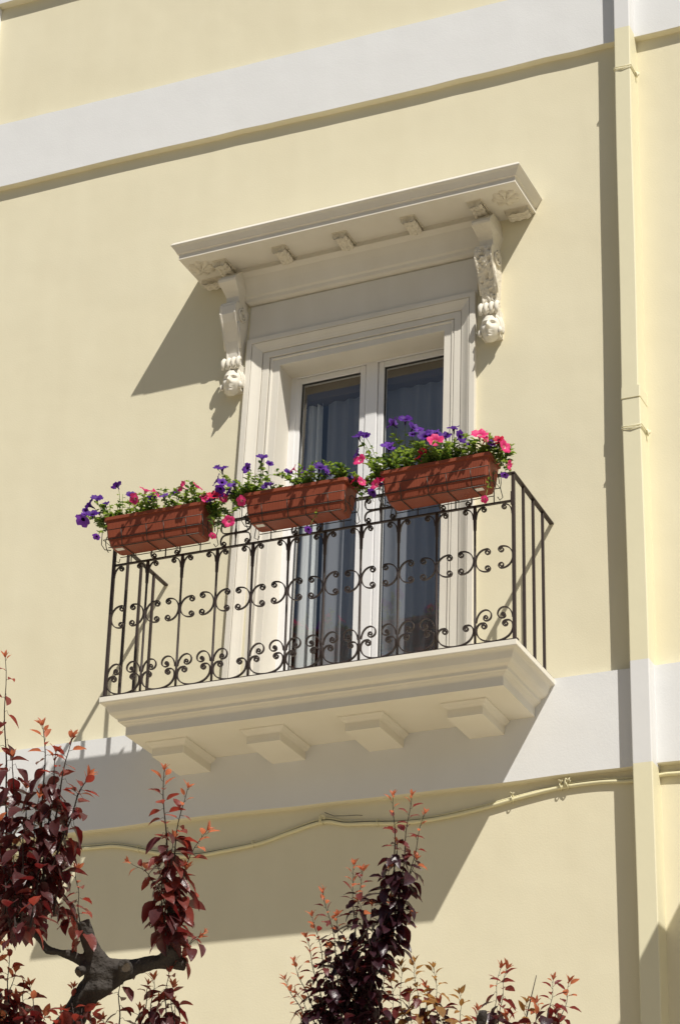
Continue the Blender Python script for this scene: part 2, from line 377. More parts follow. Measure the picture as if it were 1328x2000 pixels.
def head(xc, yc, z0, z1, hw, seed, turn=0.0):
    """carved face: ellipsoid with brow, eyes, nose, lips, chin; hair band and four plumes above"""
    m = MB(); nu, nv = 44, 54; H = (z1 - z0) / 2; zc = (z0 + z1) / 2; vv = []
    def G(x, y, cx, cy, sx, sy): return exp(-((x - cx) / sx) ** 2 - ((y - cy) / sy) ** 2)
    for i in range(nv + 1):
        v = -1 + 2 * i / nv
        for j in range(nu + 1):
            u = -1 + 2 * j / nu; th = u * pi * .62; ph = v * pi / 2
            wd = hw * (1 - .20 * max(0, -v) ** 1.5)
            x = wd * sin(th) * cos(ph); z = H * sin(ph); y = -hw * 1.05 * cos(th) * cos(ph) ** .8 if cos(ph) > 1e-6 else 0
            a = u * 1.0; bq = v
            d = 0; K = 1.7
            d += .020 * G(a, bq, 0, -.08, .10, .20) + .010 * G(a, bq, 0, -.17, .16, .07)
            d += .007 * (G(a, bq, -.25, .17, .20, .06) + G(a, bq, .25, .17, .20, .06))
            d -= .011 * (G(a, bq, -.24, .06, .14, .07) + G(a, bq, .24, .06, .14, .07))
            d += .007 * (G(a, bq, -.24, .055, .085, .030) + G(a, bq, .24, .055, .085, .030))
            d += .006 * (G(a, bq, 0, -.33, .16, .035) + G(a, bq, 0, -.41, .13, .035)) - .004 * G(a, bq, 0, -.37, .17, .018)
            d += .009 * G(a, bq, 0, -.60, .2, .12) + .006 * (G(a, bq, -.38, -.2, .16, .18) + G(a, bq, .38, -.2, .16, .18))
            d -= .004 * G(a, bq, 0, -.49, .15, .03)
            vv.append((x, y - d * K, z))
    fs = [(i * (nu + 1) + j, i * (nu + 1) + j + 1, (i + 1) * (nu + 1) + j + 1, (i + 1) * (nu + 1) + j) for i in range(nv) for j in range(nu)]
    cs, sn = cos(turn), sin(turn)
    m.add([(xc + x * cs - y * sn, yc + x * sn + y * cs, zc + z) for x, y, z in vv], fs, 0, True)
    # veil / hair roll round the face
    for r_, rad, dy in ((1.04, .0095, .010), (1.17, .010, .026)):
        pts = []
        for k in range(25):
            th = -.15 * pi + k / 24 * 1.3 * pi
            pts.append((xc + hw * r_ * cos(th), yc + dy - .012 * sin(th), zc + .005 + H * .93 * r_ * sin(th) if sin(th) > 0 else zc + .005 + H * .9 * sin(th)))
        m.tube(pts, rad, 8)
    for sx in (-1, 1):   # locks beside the jaw
        m.tube([(xc + sx * hw * 1.02, yc - .02, zc - .01), (xc + sx * hw * 1.12, yc - .015, zc - H * .35), (xc + sx * hw * .95, yc - .02, zc - H * .55)], [.009, .014, .008], 8)
    m.box(xc - hw * .95, xc + hw * .95, yc + .0, .01, zc - H * .6, z1 + .03)
    # four plumes
    for k in range(4):
        x = xc - hw * .86 + k * hw * 1.72 / 3
        m.tube([(x, yc - .045, z1 - .012), (x, yc - .052, z1 + .02), (x, yc - .050, z1 + .045), (x, yc - .035, z1 + .064), (x, yc - .012, z1 + .068)],
               [.009, .013, .0165, .0165, .010], 10)
    return m
for xc, sd, rgh, tr in ((.430, 1, False, .15), (2.222, 2, True, .1)):
    c = console(xc, sd, rgh).warp(warp).build('console', [M['carved'] if rgh else M['stone']], bld)
    c['label'] = 'scrolled bracket with pitted carved front, under the right end of the cornice' if rgh else 'smoother scrolled bracket under the left end of the cornice'
    head(xc + .006, -.062, 2.262, 2.452, .062, sd, tr).warp(warp).build('carved_head', M['carved_smooth'], c)

# ------------------------------------------------------------------ french window
fy = .205
fw = empty('french_window', (1.33, fy, 0)); fw.parent = bld
def part(mb, name, m, parent, **k): return mb.warp(warp).build(name, m, parent, **k)
fb = MB(); x0, x1, z0, z1 = XO0 - .01, XO1 + .02, -.02, 2.490
fb.box(x0, x0 + .052, fy, fy + .07, z0, z1); fb.box(x1 - .045, x1, fy, fy + .07, z0, z1); fb.box(x0 + .0522, x1 - .0452, fy + .001, fy + .07, z1 - .035, z1)
part(fb, 'window_frame', M['frame'], fw, bevel=.004)
mid = 1.337
def leaf(a, b_, yy):
    e = empty('window_leaf', (a, yy, 0)); return e
for k, (a, b_) in enumerate(((.767, 1.2655), (1.3535, 1.868))):
    s = MB(); st = .040; top, bot = 2.452, .02; y = fy + .004
    s.box(a, a + st, y, y + .06, bot, top); s.box(b_ - st, b_, y, y + .06, bot, top)
    s.box(a + st + .0002, b_ - st - .0002, y + .0005, y + .06, top - st, top); s.box(a + st + .0002, b_ - st - .0002, y + .0005, y + .06, bot, bot + .11)
    lf = part(s, 'window_leaf', M['frame'], fw, bevel=.005)
    gk = MB(); gx0, gx1, gz0, gz1 = a + st, b_ - st, bot + .11, top - st
    for q in ((gx0, gx0 + .004, gz0, gz1), (gx1 - .004, gx1, gz0, gz1), (gx0 + .004, gx1 - .004, gz1 - .004, gz1), (gx0 + .004, gx1 - .004, gz0, gz0 + .004)):
        gk.box(q[0], q[1], y + .012, y + .03, q[2], q[3])
    part(gk, 'gasket', M['gasket'], fw)
    gl = MB(); gl.add([(gx0, y + .026, gz0), (gx1, y + .026, gz0), (gx1, y + .026, gz1), (gx0, y + .026, gz1)], [(0, 1, 2, 3)])
    part(gl, 'pane', M['glass'], fw)
s = MB(); s.box(1.2685, 1.3505, fy - .004, fy + .05, .0, 2.455); part(s, 'meeting_bar', M['frame'], fw, bevel=.005)
# the room behind the glass
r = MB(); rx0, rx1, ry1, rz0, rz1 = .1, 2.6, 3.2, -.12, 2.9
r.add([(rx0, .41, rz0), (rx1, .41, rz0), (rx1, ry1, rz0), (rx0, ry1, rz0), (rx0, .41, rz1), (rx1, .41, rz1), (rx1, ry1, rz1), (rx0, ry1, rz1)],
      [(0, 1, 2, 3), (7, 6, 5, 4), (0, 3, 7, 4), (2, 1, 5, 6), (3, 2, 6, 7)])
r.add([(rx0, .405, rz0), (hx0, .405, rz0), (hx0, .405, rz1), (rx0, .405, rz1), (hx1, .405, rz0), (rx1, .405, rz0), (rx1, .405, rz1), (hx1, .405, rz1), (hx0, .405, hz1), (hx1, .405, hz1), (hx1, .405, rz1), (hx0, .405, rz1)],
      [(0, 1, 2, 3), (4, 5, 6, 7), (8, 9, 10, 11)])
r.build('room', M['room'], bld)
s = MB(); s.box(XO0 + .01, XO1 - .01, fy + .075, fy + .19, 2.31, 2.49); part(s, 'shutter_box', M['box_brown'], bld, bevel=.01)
def curtain(x0, x1, y, z0, z1, folds, seed, flare=0.0):
    sd_small = seed == 1
    m = MB(); rnd = random.Random(seed); n = int((x1 - x0) * 220) + 8; nz = 10; ph = [rnd.uniform(.7, 1.3) for _ in range(40)]
    vv = []
    for i in range(nz + 1):
        t = i / nz; z = z1 + (z0 - z1) * t
        for j in range(n + 1):
            u = j / n; amp = (.018 + .010 * t) * (1 if sd_small else .55)
            fold = sin(u * folds * 2 * pi + 1.3 * sin(u * 7 + seed) + .15 * t * 3)
            vv.append((x0 + (x1 - x0 + flare * t) * u, y + amp * fold * ph[int(u * folds) % 40], z))
    fs = [(i * (n + 1) + j, i * (n + 1) + j + 1, (i + 1) * (n + 1) + j + 1, (i + 1) * (n + 1) + j) for i in range(nz) for j in range(n)]
    m.add(vv, fs, 0, True); return m
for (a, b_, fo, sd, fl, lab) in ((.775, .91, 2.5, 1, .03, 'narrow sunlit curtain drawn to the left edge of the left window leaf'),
                                 (.935, 1.33, 5, 2, -.0, 'shade-toned curtain behind the right half of the left window leaf'),
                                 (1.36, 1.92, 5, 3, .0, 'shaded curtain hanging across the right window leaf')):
    tag(curtain(a, b_, fy + .15, .0, 2.34, fo, sd, fl).warp(warp).build('curtain', M['curtain'] if sd == 1 else M['curtain_shade']), lab, 'curtain', 'curtains behind the french window')

# ------------------------------------------------------------------ balcony slab and corbels
SL, SR, SD = -.022, 2.605, .705
sl = MB()
sl.sweep_u(SL, SR, .01, -SD, [(0, -.030), (0, -.062), (.004, -.066), (.022, -.070), (.030, -.080), (.036, -.098), (.044, -.118), (.060, -.134), (.080, -.143), (.086, -.147),
                              (.088, -.165), (.100, -.168), (.106, -.176), (.118, -.182), (.124, -.190), (.124, -.244)])
slab = sl.build('balcony_slab', M['slab'], bld, bevel=.002, seg=1)
for k, (x0, x1) in enumerate(((.198, .408), (.822, 1.038), (1.452, 1.668), (2.082, 2.296))):
    c = MB(); yf = -.415
    c.sweep_u(x0, x1, -.04, yf, [(0, -.250), (0, -.330)])
    c.sweep_u(x0 - .032, x1 + .032, -.04, yf - .032, [(0, -.240), (0, -.254), (.006, -.258), (.010, -.262), (.016, -.270), (.028, -.276), (.030, -.280), (.034, -.283)])
    c.build('corbel', M['slab'], slab, bevel=.003)
# unseen slab added past the right edge to cast the shadow on the pipe foot
cn = MB(); cn.sweep_u(4.075, 7.4, .01, -1.36, [(0, -.030), (0, -.066), (.022, -.070), (.036, -.098), (.060, -.134), (.086, -.147), (.088, -.165), (.118, -.182), (.124, -.190), (.124, -.244)])
cn.build('shadow_slab', M['slab'], bld, bevel=.002, seg=1)

# ------------------------------------------------------------------ railing
rail = empty('balcony_railing', (1.29, -.68, 0), 'dark wrought iron balcony railing with scrollwork panels', 'railing')
XR, YF, ZM, ZT = 2.5844, -.6775, .8373, 1.006
ZB = -.022
def P(mb, name, **k): return mb.build(name, M['iron'], rail, **k)
def zt(y): return 1.012 + (y - YF) / (-YF) * -.022
# handrail: front and two sides
for name, (xa, ya, xb, yb) in (('handrail', (0, YF, XR, YF)), ('handrail', (0, YF, 0, .01)), ('handrail', (XR, YF, XR, .01))):
    m = MB(); hw = .014; h = .0055
    if ya == yb: vs_ = [(xa - hw, ya - hw, zt(ya)), (xb + hw, ya - hw, zt(ya)), (xb + hw, ya + hw, zt(ya)), (xa - hw, ya + hw, zt(ya))]
    else: vs_ = [(xa - hw, ya + hw + .0003, zt(ya)), (xa + hw, ya + hw + .0003, zt(ya)), (xa + hw, yb, zt(0)), (xa - hw, yb, zt(0))]
    m.add([(x, y, z - h) for x, y, z in vs_] + [(x, y, z + h) for x, y, z in vs_], [(3, 2, 1, 0), (4, 5, 6, 7), (0, 1, 5, 4), (1, 2, 6, 5), (2, 3, 7, 6), (3, 0, 4, 7)])
    P(m, name, bevel=.002)
for x in (0, XR):
    m = MB(); m.box(x - .0095, x + .0095, YF - .0095, YF + .0095, ZB - .006, zt(YF) - .006); P(m, 'corner_post', bevel=.0015)
    m = MB(); xx = x
    m.box(xx - .0125, xx + .0125, YF + .014, .01, ZB - .004, ZB + .004); P(m, 'side_bottom_rail')
    for i in (1, 2, 3):
        y = YF * (4 - i) / 4
        m = MB(); m.box(x - .0078, x + .0078, y - .0078, y + .0078, ZB, zt(y) - .006); P(m, 'side_bar', bevel=.001)
m = MB(); m.box(-.022, XR + .022, YF - .014, YF + .0135, ZB - .0045, ZB + .0045); P(m, 'bottom_rail', bevel=.001)
m = MB(); m.box(.0087, XR - .0087, YF - .009, YF + .009, ZM - .005, ZM + .005); P(m, 'middle_rail', bevel=.001)
# left and right lugs of the middle rail
m = MB(); m.box(-.001, .013, YF - .0135, YF - .0098, ZM - .03, ZM + .055); P(m, 'lug')
m = MB(); m.box(XR - .013, XR + .001, YF - .0135, YF - .0098, ZM - .03, ZM + .055); P(m, 'lug')
BAY = XR / 11
rnd = random.Random(5)
for i in range(1, 11):
    x = BAY * i + rnd.uniform(-.002, .002)
    m = MB()
    zs = [ZB + .004, .10, .102, .135, .138, .30, .55, ZM - .155, ZM - .15, ZM - .10, ZM - .06, ZM - .02, ZM - .005]
    rs = [.0076, .0076, .0076, .0084, .0076, .0074, .0074, .0076, .0100, .0112, .0118, .0112, .0100]
    m.tube([(x, YF, z) for z in zs], rs, 8); P(m, 'baluster')
def flatbar(m, pts, wd=.0068, th=.0030):
    """thin flat bar bent in the plane of the panel: wide in y, thin in the plane"""
    pts = [Vector(p) for p in pts]; vv = []
    for i, p in enumerate(pts):
        t = (pts[min(i + 1, len(pts) - 1)] - pts[max(i - 1, 0)]); t.y = 0; t.normalize(); n = Vector((t.z, 0, -t.x))
        vv += [p + n * th + Vector((0, wd, 0)), p + n * th - Vector((0, wd, 0)), p - n * th - Vector((0, wd, 0)), p - n * th + Vector((0, wd, 0))]
    k = len(pts); fs = [(0, 1, 2, 3), ((k - 1) * 4 + 3, (k - 1) * 4 + 2, (k - 1) * 4 + 1, (k - 1) * 4)]
    for i in range(k - 1):
        for j in range(4): fs.append((i * 4 + j, (i + 1) * 4 + j, (i + 1) * 4 + (j + 1) % 4, i * 4 + (j + 1) % 4))
    m.add(vv, fs, 0, False)
def spiral(cx, cz, r0, a0, turns, sgn, n=26, r1=.28):
    """from radius r0 winding in to r1*r0"""
    return [(cx + r0 * (1 - (1 - r1) * k / n) * cos(a0 + sgn * turns * 2 * pi * k / n), YF, cz + r0 * (1 - (1 - r1) * k / n) * sin(a0 + sgn * turns * 2 * pi * k / n)) for k in range(n + 1)]
def bez(p0, p1, p2, p3, n=10):
    out = []
    for k in range(n):
        t = k / n; a_ = (1 - t) ** 3; b_ = 3 * t * (1 - t) ** 2; c = 3 * t * t * (1 - t); d = t ** 3
        out.append((a_ * p0[0] + b_ * p1[0] + c * p2[0] + d * p3[0], YF, a_ * p0[1] + b_ * p1[1] + c * p2[1] + d * p3[1]))
    return out
def jit(pts, rn, a=.0012):
    dx, dz = rn.uniform(-a, a) * 2, rn.uniform(-a, a) * 3
    return [(x + dx, y, z + dz) for x, y, z in pts]
def c_scroll(x, sx, zc, rn):
    g_ = .007; H = .060 * rn.uniform(.96, 1.05); W = .071 * rn.uniform(.95, 1.05); r = .0195
    up = bez((x + sx * g_, zc), (x + sx * g_, zc + H * .6), (x + sx * (g_ + W * .35), zc + H + .012), (x + sx * (g_ + W), zc + H + .010), 12)
    cu = spiral(x + sx * (g_ + W), zc + H + .010 - r, r, pi / 2, 1.35, -sx)
    half = up + cu
    low = [(a_, b_, 2 * zc - c) for a_, b_, c in half]
    return low[::-1] + half[1:]
def top_scroll(x, sx, zc, rn, low=0):
    r = .0165; g_ = .009
    p = bez((x + sx * g_, zc - .078), (x + sx * g_, zc - .045), (x + sx * .022, zc - .008), (x + sx * .055, zc - .0095), 10)
    return p + spiral(x + sx * .055, zc - .0095 - r, r, pi / 2, 1.4, -sx)
def u_scroll(xa, xb, rn):
    z0 = ZB + .006; xm = (xa + xb) / 2; pts = []
    def side(x, sx):      # from bottom middle to the curl beside bar x, which lies on side -sx of the middle
        p = bez((xm, z0), (x + sx * .05, z0), (x + sx * .009, z0 + .030), (x + sx * .009, z0 + .078), 12)
        p += bez((x + sx * .009, z0 + .078), (x + sx * .009, z0 + .108), (x + sx * .030, z0 + .124), (x + sx * .050, z0 + .118), 8)
        r = .019
        p += spiral(x + sx * .053, z0 + .118 - r * .95, r, pi / 2, 1.35, -sx)
        return p
    l = side(xa, 1); r_ = side(xb, -1)
    return l[::-1] + r_[1:]
def hook(x, sx, rn):
    z0 = ZB + .006; sx = sx * 1.15
    p = bez((x + sx * .008, z0 + .128), (x + sx * .010, z0 + .175), (x + sx * .035, z0 + .205), (x + sx * .062, z0 + .198), 10)
    p += bez((x + sx * .062, z0 + .198), (x + sx * .092, z0 + .188), (x + sx * .094, z0 + .140), (x + sx * .066, z0 + .133), 10)
    p += bez((x + sx * .066, z0 + .133), (x + sx * .052, z0 + .130), (x + sx * .044, z0 + .140), (x + sx * .045, z0 + .150), 4)
    r = .013
    p += spiral(x + sx * .058, z0 + .153, r, pi if sx > 0 else 0, 1.1, -1 if sx > 0 else 1, 16)
    return p
ZC = .49
for i in range(12):
    x = BAY * i
    for sx in (-1, 1):
        if (i == 0 and sx < 0) or (i == 11 and sx > 0): continue
        m = MB(); flatbar(m, jit(c_scroll(x, sx, ZC, rnd), rnd)); P(m, 'c_scroll')
        m = MB(); flatbar(m, top_scroll(x, sx, ZM - .004, rnd), .006, .0030); P(m, 'top_scroll')
for i in range(11):
    xa, xb = BAY * i, BAY * (i + 1)
    m = MB(); flatbar(m, u_scroll(xa, xb, rnd), .0075, .0034); P(m, 'bottom_scroll')
    if i != 9:
        m = MB(); flatbar(m, jit(hook(xa, 1, rnd), rnd, .0008), .0068, .0030); P(m, 'hook_scroll')
        if i != 3: m = MB(); flatbar(m, jit(hook(xb, -1, rnd), rnd, .0008), .0068, .0030); P(m, 'hook_scroll')
    xm = (xa + xb) / 2; zb_, zt_ = ZM + .005, zt(YF) - .006; zc = (zb_ + zt_) / 2
    m = MB()
    if i % 2:
        m.tube([(xm, YF, zb_), (xm, YF, zc - .035), (xm, YF, zc - .018), (xm, YF, zc), (xm, YF, zc + .018), (xm, YF, zc + .035), (xm, YF, zt_)], [.0045, .0045, .007, .010, .007, .0045, .0045], 8)
    else: m.tube([(xm, YF, zb_), (xm, YF, zt_)], .0036, 8)
    P(m, 'short_bar')
    if i % 2:
        for sx in (-1, 1):
            for sz in (-1, 1):
                r = .0165; hz = (zt_ - zb_) / 2
                p = bez((xm + sx * .004, zc + sz * .002), (xm + sx * .03, zc + sz * .004), (xm + sx * .055, zc + sz * .001), (xm + sx * .080, zc + sz * .008), 8)
                p += bez((xm + sx * .080, zc + sz * .008), (xm + sx * .104, zc + sz * .018), (xm + sx * .106, zc + sz * (hz - .008)), (xm + sx * .080, zc + sz * (hz - .004)), 10)
                p += spiral(xm + sx * .078, zc + sz * (hz - .004 - r), r, sz * pi / 2, 1.15, -sx * sz if False else (-1 if sx * sz > 0 else 1) * -1 if False else sx * sz, 22)
                m = MB(); flatbar(m, p, .006, .0030); P(m, 'leaf_scroll')

# ------------------------------------------------------------------ planters and racks
def planter(x0, x1, lift, tilt, label):
    e = empty('flower_box', ((x0 + x1) / 2, -.8, .87), label, 'flower box', 'flower boxes along the handrail')
    cx = (x0 + x1) / 2; L2 = (x1 - x0) / 2
    def pt(u, y, z): # u -1..1
        return (cx + u, y, z + lift + tilt * u)
    yb0, yb1, yt0, yt1, z0, z1 = -.866, -.722, -.893, -.702, .868, 1.040
    ins = .038
    b = MB(); rings = []
    def ring(sx, ya, yb, z, rr=.018, n=5):
        out = []
        for (cx_, cy_, a0) in ((sx - rr, yb - rr, 0), (-(sx - rr), yb - rr, pi / 2), (-(sx - rr), ya + rr, pi), (sx - rr, ya + rr, 1.5 * pi)):
            for k in range(n): a_ = a0 + k / (n - 1) * pi / 2; out.append(pt(cx_ + rr * cos(a_), cy_ + rr * sin(a_), z))
        return out
    specs = [(L2 - ins - .012, yb0 + .010, yb1 - .010, z0), (L2 - ins, yb0, yb1, z0 + .008), (L2 - ins + .010, yb0 - .008, yb1 + .005, z0 + .050),
             (L2 - ins + .016, yb0 - .0125, yb1 + .008, z0 + .053), (L2 - .008, yt0 + .006, yt1 - .005, z1 - .002), (L2 + .003, yt0 - .003, yt1 + .003, z1), (L2 + .003, yt0 - .003, yt1 + .003, z1 + .020), (L2 - .004, yt0 + .004, yt1 - .004, z1 + .021), (L2 - .012, yt0 + .011, yt1 - .010, z1 + .010), (L2 - .016, yt0 + .016, yt1 - .014, z1 - .02)]
    vv = []; n = 20
    for q in specs: vv += ring(*q)
    fs = [tuple(range(n))[::-1]]
    for i in range(len(specs) - 1):
        for j in range(n): fs.append((i * n + j, i * n + (j + 1) % n, (i + 1) * n + (j + 1) % n, (i + 1) * n + j))
    b.add(vv, fs); b.build('tub', M['terra'], e)
    s = MB(); s.add(ring(L2 - .014, yt0 + .013, yt1 - .012, z1 - .01), [tuple(range(n))]); s.build('soil', M['soil'], e)
    s = MB(); sx = -1 if cx < 2 else 1; u0 = sx * (L2 - ins - .05)
    s.add([pt(u0 - .025, yb0 + .025, z0 - .001), pt(u0 + .025, yb0 + .025, z0 - .001), pt(u0 + .025, yb0 + .06, z0 - .001), pt(u0 - .025, yb0 + .06, z0 - .001)], [(3, 2, 1, 0)])
    s.build('sticker', M['sticker'], e)
    # wire rack
    k = MB(); R = .0028
    def q(u, y, z): return Vector(pt(u, y, z))
    La = L2 - .005
    zl = z0 + .045; zb = z0 - .004
    loop = [q(-La, yb0 - .022, zl), q(La, yb0 - .022, zl), q(La, yb1 + .012, zl), q(-La, yb1 + .012, zl)]
    k.tube(loop, R, 6, closed=True)
    k.tube([q(-La + .03, yb0 - .006, zb), q(La - .03, yb0 - .006, zb)], R, 6); k.tube([q(-La + .03, yb1 + .002, zb), q(La - .03, yb1 + .002, zb)], R, 6)
    k.tube([q(-La, yt0 - .010, z0 + .10), q(La, yt0 - .010, z0 + .10)], R * .9, 6)
    for u in (-L2 * .62, -L2 * .12, L2 * .22, L2 * .66):
        k.tube([q(u, yt0 - .012, z0 + .10), q(u, yb0 - .022, zl), q(u, yb0 - .006, zb), q(u + .01, yb1 + .004, zb), q(u + .01, yb1 + .014, zl), q(u + .01, -.70, 1.015 - lift), q(u + .01, -.688, 1.024 - lift), q(u + .01, -.664, 1.022 - lift), q(u + .01, -.660, .99 - lift)], R, 6)
    for sx in (-1, 1):   # rounded end loops and hanging eyes
        u = sx * (La + .002)
        k.tube([q(u, yt0 - .010, z0 + .10), q(u + sx * .004, yb0 - .03, z0 + .012), q(u - sx * .004, yb0 + .0, zb - .006), q(u - sx * .03, yb0 + .03, zb - .002)], R, 6)
        pts = [q(u + sx * .006, (yb0 + yb1) / 2 + .05 * cos(t), z0 + .055 + .055 * sin(t)) for t in [pi * 2 * i / 18 for i in range(14)]]
        k.tube(pts, R, 6)
        k.tube([q(u, yb1 + .012, zl), q(u + sx * .012, yb1 + .02, zb - .01), q(u - sx * .01, yb1 + .03, zb - .018), q(u - sx * .02, yb1 + .02, zb)], R, 6)
        k.tube([q(u, yb1 + .012, zl), q(u, -.696, .95 - lift), q(u, -.70, 1.015 - lift), q(u, -.688, 1.024 - lift), q(u, -.662, 1.02 - lift)], R, 6)
    which = {0: 'left', 1: 'middle', 2: 'right'}[0 if cx < .9 else (1 if cx < 1.7 else 2)]
    tag(k.build('wire_rack', M['wire']), 'dark wire rack holding the %s terracotta flower box on the handrail' % which, 'rack', 'wire racks of the flower boxes')
    return e
planter(.030, .712, 0, -.002, 'terracotta flower box on the left end of the railing with pink and purple petunias')
planter(.968, 1.632, 0, -.006, 'ribbed terracotta flower box in the middle, sparsest planting')
planter(1.845, 2.520, -.004, .014, 'terracotta flower box nearest the right corner post, fullest planting')

# ------------------------------------------------------------------ petunias
def frame_of(n, roll):
    n = Vector(n).normalized(); s = n.orthogonal().normalized(); t = n.cross(s)
    return (s * cos(roll) + t * sin(roll)), (t * cos(roll) - s * sin(roll)), n
def flower_mesh(center, n, r, rn, half=1.0):
    s, t, n = frame_of(n, rn.uniform(0, 6.28)); m = MB(); N = 30; vv = []; c = Vector(center)
    prof_ = [(-.95, .05), (-.75, .09), (-.42, .15), (-.16, .27), (-.02, .52), (.03, .80), (-.03, 1.0)]
    wob = [rn.uniform(-.09, .09) for _ in range(5)]
    for i, (h, rr) in enumerate(prof_):
        for j in range(N):
            th = 2 * pi * j / N; lob = abs(cos(2.5 * th)) ** .55
            k = max(0, (i - 3) / 3.0)
            R = r * rr * (1 - .20 * k * (1 - lob)) * (1 + .05 * k * sin(15 * th + 2 * i))
            hh = r * (h * 1.0 + k * k * (.14 * lob + wob[int(5 * j / N)] + .07 * sin(10 * th)))
            vv.append(c + s * (R * cos(th)) + t * (R * sin(th)) * (.92) + n * hh)
    fs = []; mi = []
    for i in range(len(prof_) - 1):
        for j in range(N): fs.append((i * N + j, i * N + (j + 1) % N, (i + 1) * N + (j + 1) % N, (i + 1) * N + j)); mi.append(1 if i == 2 or i == 1 else 0)
    o = len(m.f); m.add(vv, fs, 0, True)
    for q, k in enumerate(mi): m.m[o + q] = k
    return m
def leaf_geo(m, p, d, up, L, W, rn, mi=0, curl=.25, fold=.25, tip=1.0, rows=6):
    """a pointed leaf from base p along d with a folded midrib and drooping tip"""
    d = Vector(d).normalized(); up = Vector(up); sd = d.cross(up)
    if sd.length < 1e-3: sd = d.orthogonal()
    sd.normalize(); up = sd.cross(d).normalized(); vv = []; p = Vector(p)
    for i in range(rows + 1):
        t = i / rows; wd = W * (sin(pi * min(1, t ** .85 * .97 + .015)) ** .8) * (1 - .25 * t) * .5 if i < rows else 0
        if i == 0: wd = W * .04
        ang = curl * t * 1.6
        q = p + d * (L * t * (1 - .12 * curl * t)) - up * (L * curl * t * t * .55)
        w_ = rn.uniform(-.05, .05) * W
        vv += [q + sd * wd + up * (wd * fold * 2 + w_), q, q - sd * wd + up * (wd * fold * 2 - w_)]
    fs = []
    for i in range(rows):
        a_ = i * 3; fs += [(a_, a_ + 3, a_ + 4, a_ + 1), (a_ + 1, a_ + 4, a_ + 5, a_ + 2)]
    m.add(vv, fs, mi, True)
def petunia(base_px, flowers, label, seed, x_spread=.12, nsprig=9, trail=(), big=1.28, dens=1.0):
    rn = random.Random(seed)
    x0, y0, z0 = base_px
    e = empty('petunia', (x0, y0, z0), label, 'petunia', 'petunias in the flower boxes')
    st = MB(); lf = MB()
    def grow(tip, r=.0024, leaves=7, flower=False, base=None, leafsize=.040):
        b0 = Vector(base) if base is not None else Vector((x0 + rn.uniform(-x_spread, x_spread) * .6, y0 + rn.uniform(-.04, .04), z0))
        tip = Vector(tip); mid_ = (b0 + tip) / 2 + Vector((rn.uniform(-.015, .015), rn.uniform(-.02, .01), .02 + abs(tip.x - b0.x) * .25))
        pts = [(b0 * (1 - t) ** 2 + mid_ * 2 * t * (1 - t) + tip * t * t) for t in [i / 8 for i in range(9)]]
        st.tube(pts, [r * (1 - .4 * i / 8) for i in range(9)], 5)
        for k in range(int(leaves * dens * 1.6)):
            t = rn.uniform(.12, .96 if not flower else .85); i = min(7, int(t * 8)); p = pts[i].lerp(pts[i + 1], t * 8 - i)
            a_ = rn.uniform(0, 2 * pi); d = Vector((cos(a_), sin(a_), rn.uniform(-.1, .7)))
            L = leafsize * rn.uniform(.6, 1.35) * (1 - .35 * t)
            leaf_geo(lf, p, d, (rn.uniform(-.3, .3), rn.uniform(-.3, .3), 1), L, L * rn.uniform(.5, .68), rn, 0 if rn.random() < .68 else 1, rn.uniform(.1, .6), rn.uniform(.05, .3), rows=4)
        return pts[-1]
    for (u, v, yy, r, colr, n) in flowers:
        yy -= .05; p = at(u, v, 1, yy); n = Vector(n) + Vector((rn.uniform(-.2, .2), rn.uniform(-.15, .15), rn.uniform(-.2, .2)))
        n.normalize(); tip = p - n * r * .9
        bx = x0 + max(-x_spread, min(x_spread, (p.x - x0))) * .8
        grow(tip, flower=True, leaves=8 if r > .025 else 5, base=(bx, y0 + rn.uniform(-.03, .03), z0))
        fm = flower_mesh(p, n, r * big, rn)
        fm.build('flower', [M[colr], M['throat_dark'] if colr in ('purple', 'violet', 'crimson') else M['throat_pale']], e)
    for k in range(len(flowers) // 2 + 1):
        (u, v, yy, r, colr, n) = flowers[rn.randrange(len(flowers))]
        p = at(u + rn.uniform(-16, 16), v + rn.uniform(-4, 14), 1, yy - rn.uniform(.0, .07)); n = Vector(F) + Vector((rn.uniform(-.7, .5), rn.uniform(-.2, .2), rn.uniform(-.5, .4))); n.normalize()
        if p.z < .98: continue
        colr = rn.choice(['purple', 'violet', colr]); r = rn.uniform(.018, .028)
        grow(p - n * r * .9, flower=True, leaves=3, base=(x0 + max(-x_spread, min(x_spread, (p.x - x0))) * .8, y0 + rn.uniform(-.03, .03), z0))
        flower_mesh(p, n, r * big, rn).build('flower', [M[colr], M['throat_dark'] if colr in ('purple', 'violet', 'crimson') else M['throat_pale']], e)
    for k in range(int(nsprig * 1.15)):
        h = rn.uniform(.03, .105)
        grow((x0 + rn.uniform(-x_spread, x_spread), y0 + (rn.uniform(-.22, -.10) if k % 2 else rn.uniform(-.09, .06)), z0 + h + (.02 if k % 2 else 0)), leaves=10, leafsize=.044)
    for (u, v, yy) in trail:
        bx = at(u, v, 1, yy); grow(bx, leaves=12, base=(x0 + max(-x_spread, min(x_spread, bx.x - x0)), y0, z0))
    st.build('stems', M['stem'], e); lf.build('foliage', [M['green'], M['green_dark']], e)
    return e
F = (.25, -.75, .55); UPN = (.1, -.60, .62); LN = (-.6, -.5, .4); RN_ = (.7, -.45, .3); DN = (-.1, -.5, -.6)
Zs = 1.035; Y0 = -.795
